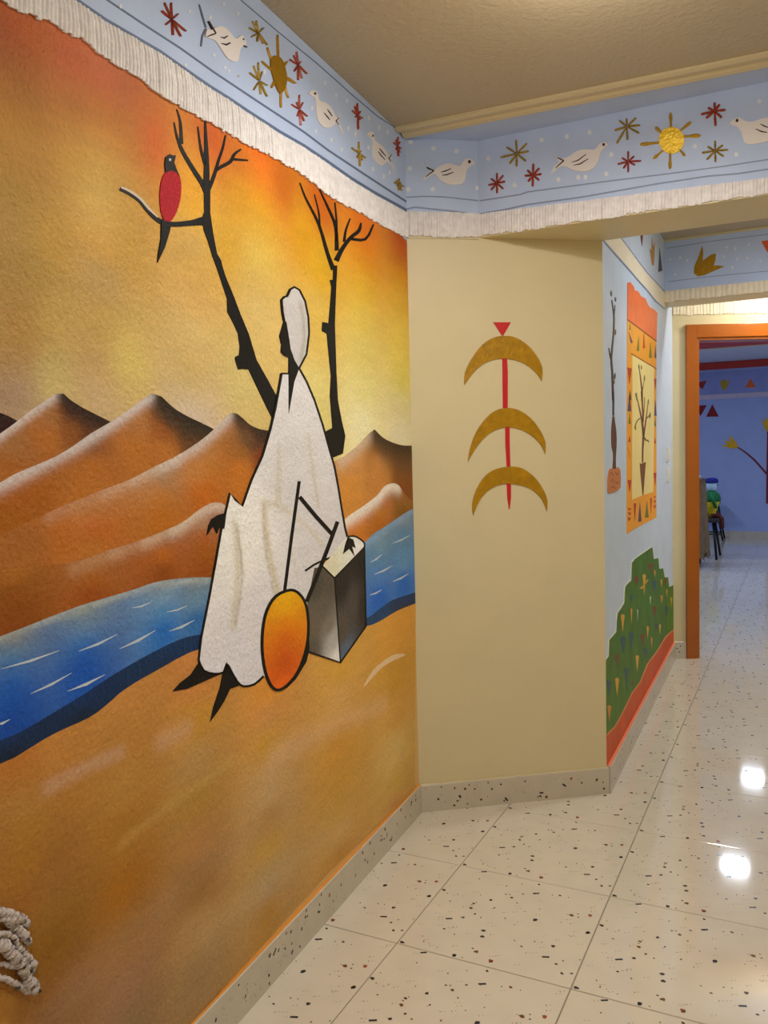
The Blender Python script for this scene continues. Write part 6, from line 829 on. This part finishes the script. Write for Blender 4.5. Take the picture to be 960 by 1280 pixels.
fr_ = relief('orange_frame', 'panel_border', .0018, mat('amber', (248, 170, 42), rough=.5, var=.06, vscale=18), pn)
relief('cream_field', 'panel_field', .0022, mat('field_cream', (250, 228, 152), rough=.5, var=.03), pn)
reliefs('frame_line', 'panel_line', .0028, mat('line_rust', (150, 78, 30)), fr_)
for k, c in (('mg', (120, 125, 40)), ('mp', (92, 78, 100)), ('mr', (190, 62, 28))): reliefs('motif', k, .0028, mat('motif_' + k, c, rough=.5), fr_)
relief('plant_pot', 'pot_plant_pot', .0028, mat('pot_brown', (130, 84, 40), rough=.5, var=.2, vscale=60), pn)
reliefs('plant_stem', 'pot_plant_stem', .0026, mat('stem_brown', (124, 82, 50), rough=.5), pn); reliefs('leaf', 'pot_plant_leaf', .0030, mat('leaf_olive', (120, 120, 60)), pn)
hl = empty('hill_painting', P3('corr', 1.0, .12, 0), 'stepped green hill with coloured slivers above a red path on the corridor wall', 'painting')
hb = relief('green_hill', 'hill', .0020, mat('hill_green', (74, 120, 16), rough=.5, var=.22, vscale=9), hl)
reliefs('hill_edge', 'hill_edge', .0016, mat('edge_white', (225, 228, 220)), hl)
for k, c in (('hp_y', (222, 172, 48)), ('hp_w', (190, 200, 180)), ('hp_b', (46, 92, 104)), ('hp_r', (128, 66, 26)), ('hp_o', (206, 140, 50))): reliefs('sliver', k, .0024, mat(k, c, rough=.5, var=.1, vscale=40), hb)
pa = relief('red_path', 'path', .0024, mat('path_red', (212, 84, 18), rough=.5, var=.1, vscale=10), hl)
relief('path_edge', 'path_edge', .0028, mat('path_edge_orange', (222, 150, 90)), pa)

# light switches
PLATE_M = mat('switch_white', (226, 224, 216), rough=.35); ROCK_M = mat('rocker_white', (236, 234, 228), rough=.3); GREY_M = mat('switch_shadow_grey', (150, 145, 135))
for zc, lb in ((1.372, 'upper white light switch on the corridor wall by the door'), (1.245, 'lower white light switch on the corridor wall by the door')):
    u = 2.13
    r = empty('light_switch', P3('corr', u, zc - .045, 0), lb, 'switch', 'light switches by the door')
    def cpr(name, u0, u1, z0, z1, o0, o1, m):
        o = prism(name, [xy('corr', u0, o0), xy('corr', u1, o0), xy('corr', u1, o1), xy('corr', u0, o1)], z0, z1, m, r); bevel(o, .0015); return o
    cpr('wall_plate', u - .042, u + .042, zc - .045, zc + .045, 0, .009, PLATE_M)
    cpr('rocker', u - .02, u + .02, zc - .03, zc + .03, .009, .015, ROCK_M)

# ------------------------------------------------------------------ white knotted rope hanging at the left edge of the view
ROPE_M = mat('white_wool', (196, 186, 184), rough=.9, bump=1.0, bscale=160, var=.12, vscale=50)
rope = empty('wool_hanging', P3('left', 2.05, .45, .02), 'frayed white wool hanging on the mural at its lower left edge', 'wall hanging')
def rp(pts, r, seed):
    rnd = random.Random(seed); P = []; R = []
    for i in range(len(pts) - 1):
        a, b = pts[i], pts[i + 1]
        for k in range(7):
            t = k / 7; P.append(P3('left', a[0] + (b[0] - a[0]) * t + rnd.uniform(-.0022, .0022), a[1] + (b[1] - a[1]) * t + rnd.uniform(-.0022, .0022), .016 + rnd.uniform(-.003, .003))); R.append(r * rnd.uniform(.7, 1.3))
    P.append(P3('left', *pts[-1], .016)); R.append(r * .5)
    return tube('wool_strand', P, R, ROPE_M, rope, seg=9)
WOOL = [([(2.0056, 0.649), (1.9909, 0.6413), (1.9761, 0.6299), (1.963, 0.6184), (1.9506, 0.6068), (1.9454, 0.5931)], 0.0065), ([(1.9784, 0.6249), (1.9676, 0.6092), (1.957, 0.5869), (1.9488, 0.5723), (1.9415, 0.559)], 0.0075), ([(2.008, 0.6132), (1.9933, 0.6051), (1.9802, 0.5979), (1.9701, 0.5858), (1.9662, 0.5687), (1.959, 0.5563)], 0.0045), ([(2.0053, 0.5972), (1.9928, 0.5837), (1.9806, 0.562), (1.9661, 0.5404), (1.9553, 0.5206), (1.9492, 0.5035), (1.9451, 0.4875)], 0.0095), ([(1.9627, 0.5617), (1.9516, 0.5454), (1.9402, 0.5304), (1.9359, 0.5176), (1.9395, 0.5028)], 0.0055), ([(1.9519, 0.5102), (1.9408, 0.49), (1.9264, 0.4696), (1.9378, 0.472), (1.9577, 0.4834)], 0.0065), ([(2.0127, 0.5417), (1.9964, 0.5286), (1.9798, 0.5128), (1.9668, 0.4983), (1.9536, 0.4843)], 0.0048), ([(2.0003, 0.557), (1.9874, 0.5478), (1.9734, 0.536)], 0.004), ([(1.9769, 0.5582), (1.9636, 0.5473), (1.9508, 0.5264), (1.9457, 0.5099)], 0.007), ([(1.9952, 0.6338), (1.9842, 0.6263), (1.9754, 0.6102), (1.9741, 0.5996)], 0.006)]
for i, (pts, r) in enumerate(WOOL): rp(pts, r, i)

# ------------------------------------------------------------------ things in the blue room
for k, c, lb in [('ft1', (150, 48, 40), 'dark red downward triangle on the far frieze in the blue room'), ('ft3', (222, 108, 48), 'orange upward triangle on the far frieze in the blue room'), ('fr1', (128, 28, 36), 'dark red downward triangle on the far blue wall below the frieze'), ('fr2', (128, 28, 36), 'dark red upward triangle on the far blue wall below the frieze')]:
    thing_of('triangle_ornament', k, .006, mat('far_' + k, c, rough=.6), lb, 'triangle')
thing_of('tulip_ornament', 'ft2', .006, mat('far_tulip', (176, 148, 50), rough=.6), 'small gold tulip on the far frieze in the blue room', 'tulip')
tp = empty('tree_painting', (-.3, FAR_Y, .5), 'dark red tree with yellow tulips painted on the far blue wall', 'painting')
relief('trunk', 'tree_trunk', .006, mat('tree_maroon', (112, 36, 58), rough=.6, var=.2, vscale=12), tp); relief('branch', 'tree_branch', .008, mat('tree_maroon', (112, 36, 58)), tp)
YEL_M = mat('tulip_yellow', (216, 168, 32), rough=.6, var=.1, vscale=20)
relief('tulip', 'tree_tulip_a', .010, YEL_M, tp); relief('tulip', 'tree_tulip_b', .010, YEL_M, tp)
fz = empty('painted_frieze', (0, FAR_Y, 2.2), 'faint violet frieze with pale border along the far blue wall', 'frieze')
box('violet_band', -4.6, 4.6, FAR_Y - .004, FAR_Y, 2.30, 2.66, mat('far_band', (142, 152, 204), rough=.6, var=.05), fz)
box('pink_border', -4.6, 4.6, FAR_Y - .012, FAR_Y, 2.225, 2.30, mat('far_pink', (196, 182, 200), rough=.6, var=.06, vscale=30), fz)
# black metal chair
DARK_M = mat('black_metal', (24, 26, 34), rough=.4); SEAT_M = mat('dark_seat', (60, 56, 60), rough=.5)
cx, cy = -1.14, 11.62
ch = empty('metal_chair', (cx, cy, 0), 'black metal chair carrying the doll in the blue room', 'chair')
for sx in (-1, 1):
    for sy in (-1, 1):
        tube('leg', [(cx + sx * .2, cy + sy * .27, 0), (cx + sx * .15, cy + sy * .12, .47)], .016, DARK_M, ch)
seat = box('seat', cx - .22, cx + .22, cy - .2, cy + .2, .47, .52, SEAT_M, ch, .015)
for sx in (-1, 1): tube('back_post', [(cx - .2, cy + sx * .17, .5), (cx - .3, cy + sx * .17, .95)], .014, DARK_M, ch)
box('backrest', cx - .31, cx - .27, cy - .18, cy + .18, .72, .95, SEAT_M, ch, .01)
# doll sitting on the chair
dx, dy, dz = cx + .12, cy, .525
doll = empty('rag_doll', (dx, dy, dz), 'rag doll with blue cap, green jacket and yellow shirt sitting on the black chair', 'doll')
lathe('shirt', (dx, dy, dz), [(.045, 0), (.05, .06), (.075, .14), (.1, .21), (.1, .24)], mat('doll_yellow', (222, 200, 40), rough=.8), doll, 16)
lathe('jacket', (dx, dy, dz + .21), [(.102, 0), (.115, .03), (.1, .09), (.06, .13), (.03, .15)], mat('doll_green', (34, 108, 66), rough=.8, var=.15, vscale=30), doll, 16)
hd = lathe('head', (dx, dy, dz + .345), [(.025, 0), (.052, .015), (.068, .05), (.07, .08), (.062, .11), (.03, .13)], mat('doll_face', (180, 210, 236), rough=.7), doll, 16)
for sy in (-1, 1): lathe('eye', (dx + .066, dy + sy * .024, dz + .425), [(.002, -.008), (.008, 0), (.002, .008)], DARK_M, hd, 8)
lathe('nose', (dx + .07, dy, dz + .405), [(.002, -.009), (.009, 0), (.002, .009)], CRIM_M, hd, 8)
lathe('cap', (dx, dy, dz + .455), [(.078, 0), (.082, .018), (.076, .045), (.05, .062), (.01, .066)], mat('doll_blue', (32, 40, 130), rough=.8), doll, 16)
for sy in (-1, 1):
    tube('arm', [(dx, dy + sy * .085, dz + .31), (dx + .035, dy + sy * .12, dz + .22), (dx + .06, dy + sy * .1, dz + .13)], [.028, .025, .018], mat('doll_green'), doll)
    tube('leg', [(dx, dy + sy * .035, dz + .03), (dx + .085, dy + sy * .045, dz + .03), (dx + .12, dy + sy * .045, dz - .02), (dx + .13, dy + sy * .045, dz - .14)], [.03, .028, .026, .02], mat('doll_red', (92, 38, 34), rough=.8), doll)
# low table frame by the far wall
tx0, tx1, ty0, ty1 = -1.8, -1.06, 13.85, 14.28
tb_ = empty('low_table', ((tx0 + tx1) / 2, (ty0 + ty1) / 2, 0), 'low dark metal table standing against the far blue wall', 'table')
box('table_top', tx0 - .02, tx1 - .06, ty0, ty1, .56, .59, SEAT_M, tb_, .008)
for x, dx_ in ((tx0, .06), (tx1, -.1)):
    for y in (ty0 + .03, ty1 - .03): tube('leg', [(x, y, 0), (x + dx_, y, .56)], .014, DARK_M, tb_)
for y in (ty0 + .03, ty1 - .03): tube('rail', [(tx0 + .01, y, .1), (tx1 - .02, y, .1)], .011, DARK_M, tb_)
# draped trolley
CLOTH_M = mat('beige_cloth', (128, 106, 80), rough=.9, var=.15, vscale=25, bump=.3, bscale=200)
WOODD_M = mat('dark_wood', (70, 50, 38), rough=.5)
kx0, kx1, ky0, ky1 = -1.76, -1.06, 10.5, 11.0
tr = empty('trolley', ((kx0 + kx1) / 2, (ky0 + ky1) / 2, 0), 'dark wooden trolley under a beige cloth just inside the blue room', 'trolley')
box('trolley_top', kx0, kx1, ky0, ky1, 1.02, 1.05, WOODD_M, tr, .006); box('trolley_shelf', kx0 + .02, kx1 - .02, ky0 + .02, ky1 - .02, .2, .23, WOODD_M, tr, .006)
for x in (kx0 + .04, kx1 - .04):
    for y in (ky0 + .04, ky1 - .04):
        box('post', x - .02, x + .02, y - .02, y + .02, .08, 1.02, WOODD_M, tr); 
        wv, wf = tube_geo([(x - .012, y, .04), (x + .012, y, .04)], .04, 14); mesh('caster', wv, wf, DARK_M, tr, smooth=False)
def drape():
    n = 90; rows = 10; V, F = [], []
    per = [(kx0, ky0), (kx1, ky0), (kx1, ky1), (kx0, ky1)]
    seg = [.7, .5, .7, .5]; tot = sum(seg); rnd = random.Random(5)
    for i in range(n):
        s = tot * i / n; k = 0
        while s > seg[k]: s -= seg[k]; k += 1
        a, b = per[k], per[(k + 1) % 4]; t = s / seg[k]
        x, y = a[0] + (b[0] - a[0]) * t, a[1] + (b[1] - a[1]) * t
        nx, ny = x - (kx0 + kx1) / 2, y - (ky0 + ky1) / 2; L = math.hypot(nx, ny); nx /= L; ny /= L
        low = .14 + .04 * math.sin(i * .7) + .03 * math.sin(i * 2.1)
        for r in range(rows):
            f = r / (rows - 1); z = 1.058 + (low - 1.058) * f
            o = .012 + (.25 + .75 * f) * (.04 + .045 * math.sin(i * 1.25 + 1.2 * math.sin(f * 2)))
            V.append((x + nx * o, y + ny * o, z))
    for i in range(n):
        for r in range(rows - 1): F.append((i * rows + r, ((i + 1) % n) * rows + r, ((i + 1) % n) * rows + r + 1, i * rows + r + 1))
    F.append(tuple(i * rows for i in range(n)))
    o = mesh('trolley_cloth', V, F, CLOTH_M, smooth=True); return tag(o, 'beige cloth hanging in folds over the trolley in the blue room', 'cloth')
drape()
fc = empty('folded_towels', ((kx0 + kx1) / 2, (ky0 + ky1) / 2, 1.06), 'pink and white folded towels on the draped trolley', 'towels')
box('white_towel', kx0 + .1, kx1 - .02, ky0 + .06, ky1 - .06, 1.06, 1.10, mat('towel_white', (206, 200, 205), rough=.95, bump=.5, bscale=180), fc, .014)
box('pink_towel', kx0 + .14, kx1 - .05, ky0 + .09, ky1 - .09, 1.10, 1.135, mat('towel_pink', (176, 110, 118), rough=.95, bump=.5, bscale=180), fc, .013)
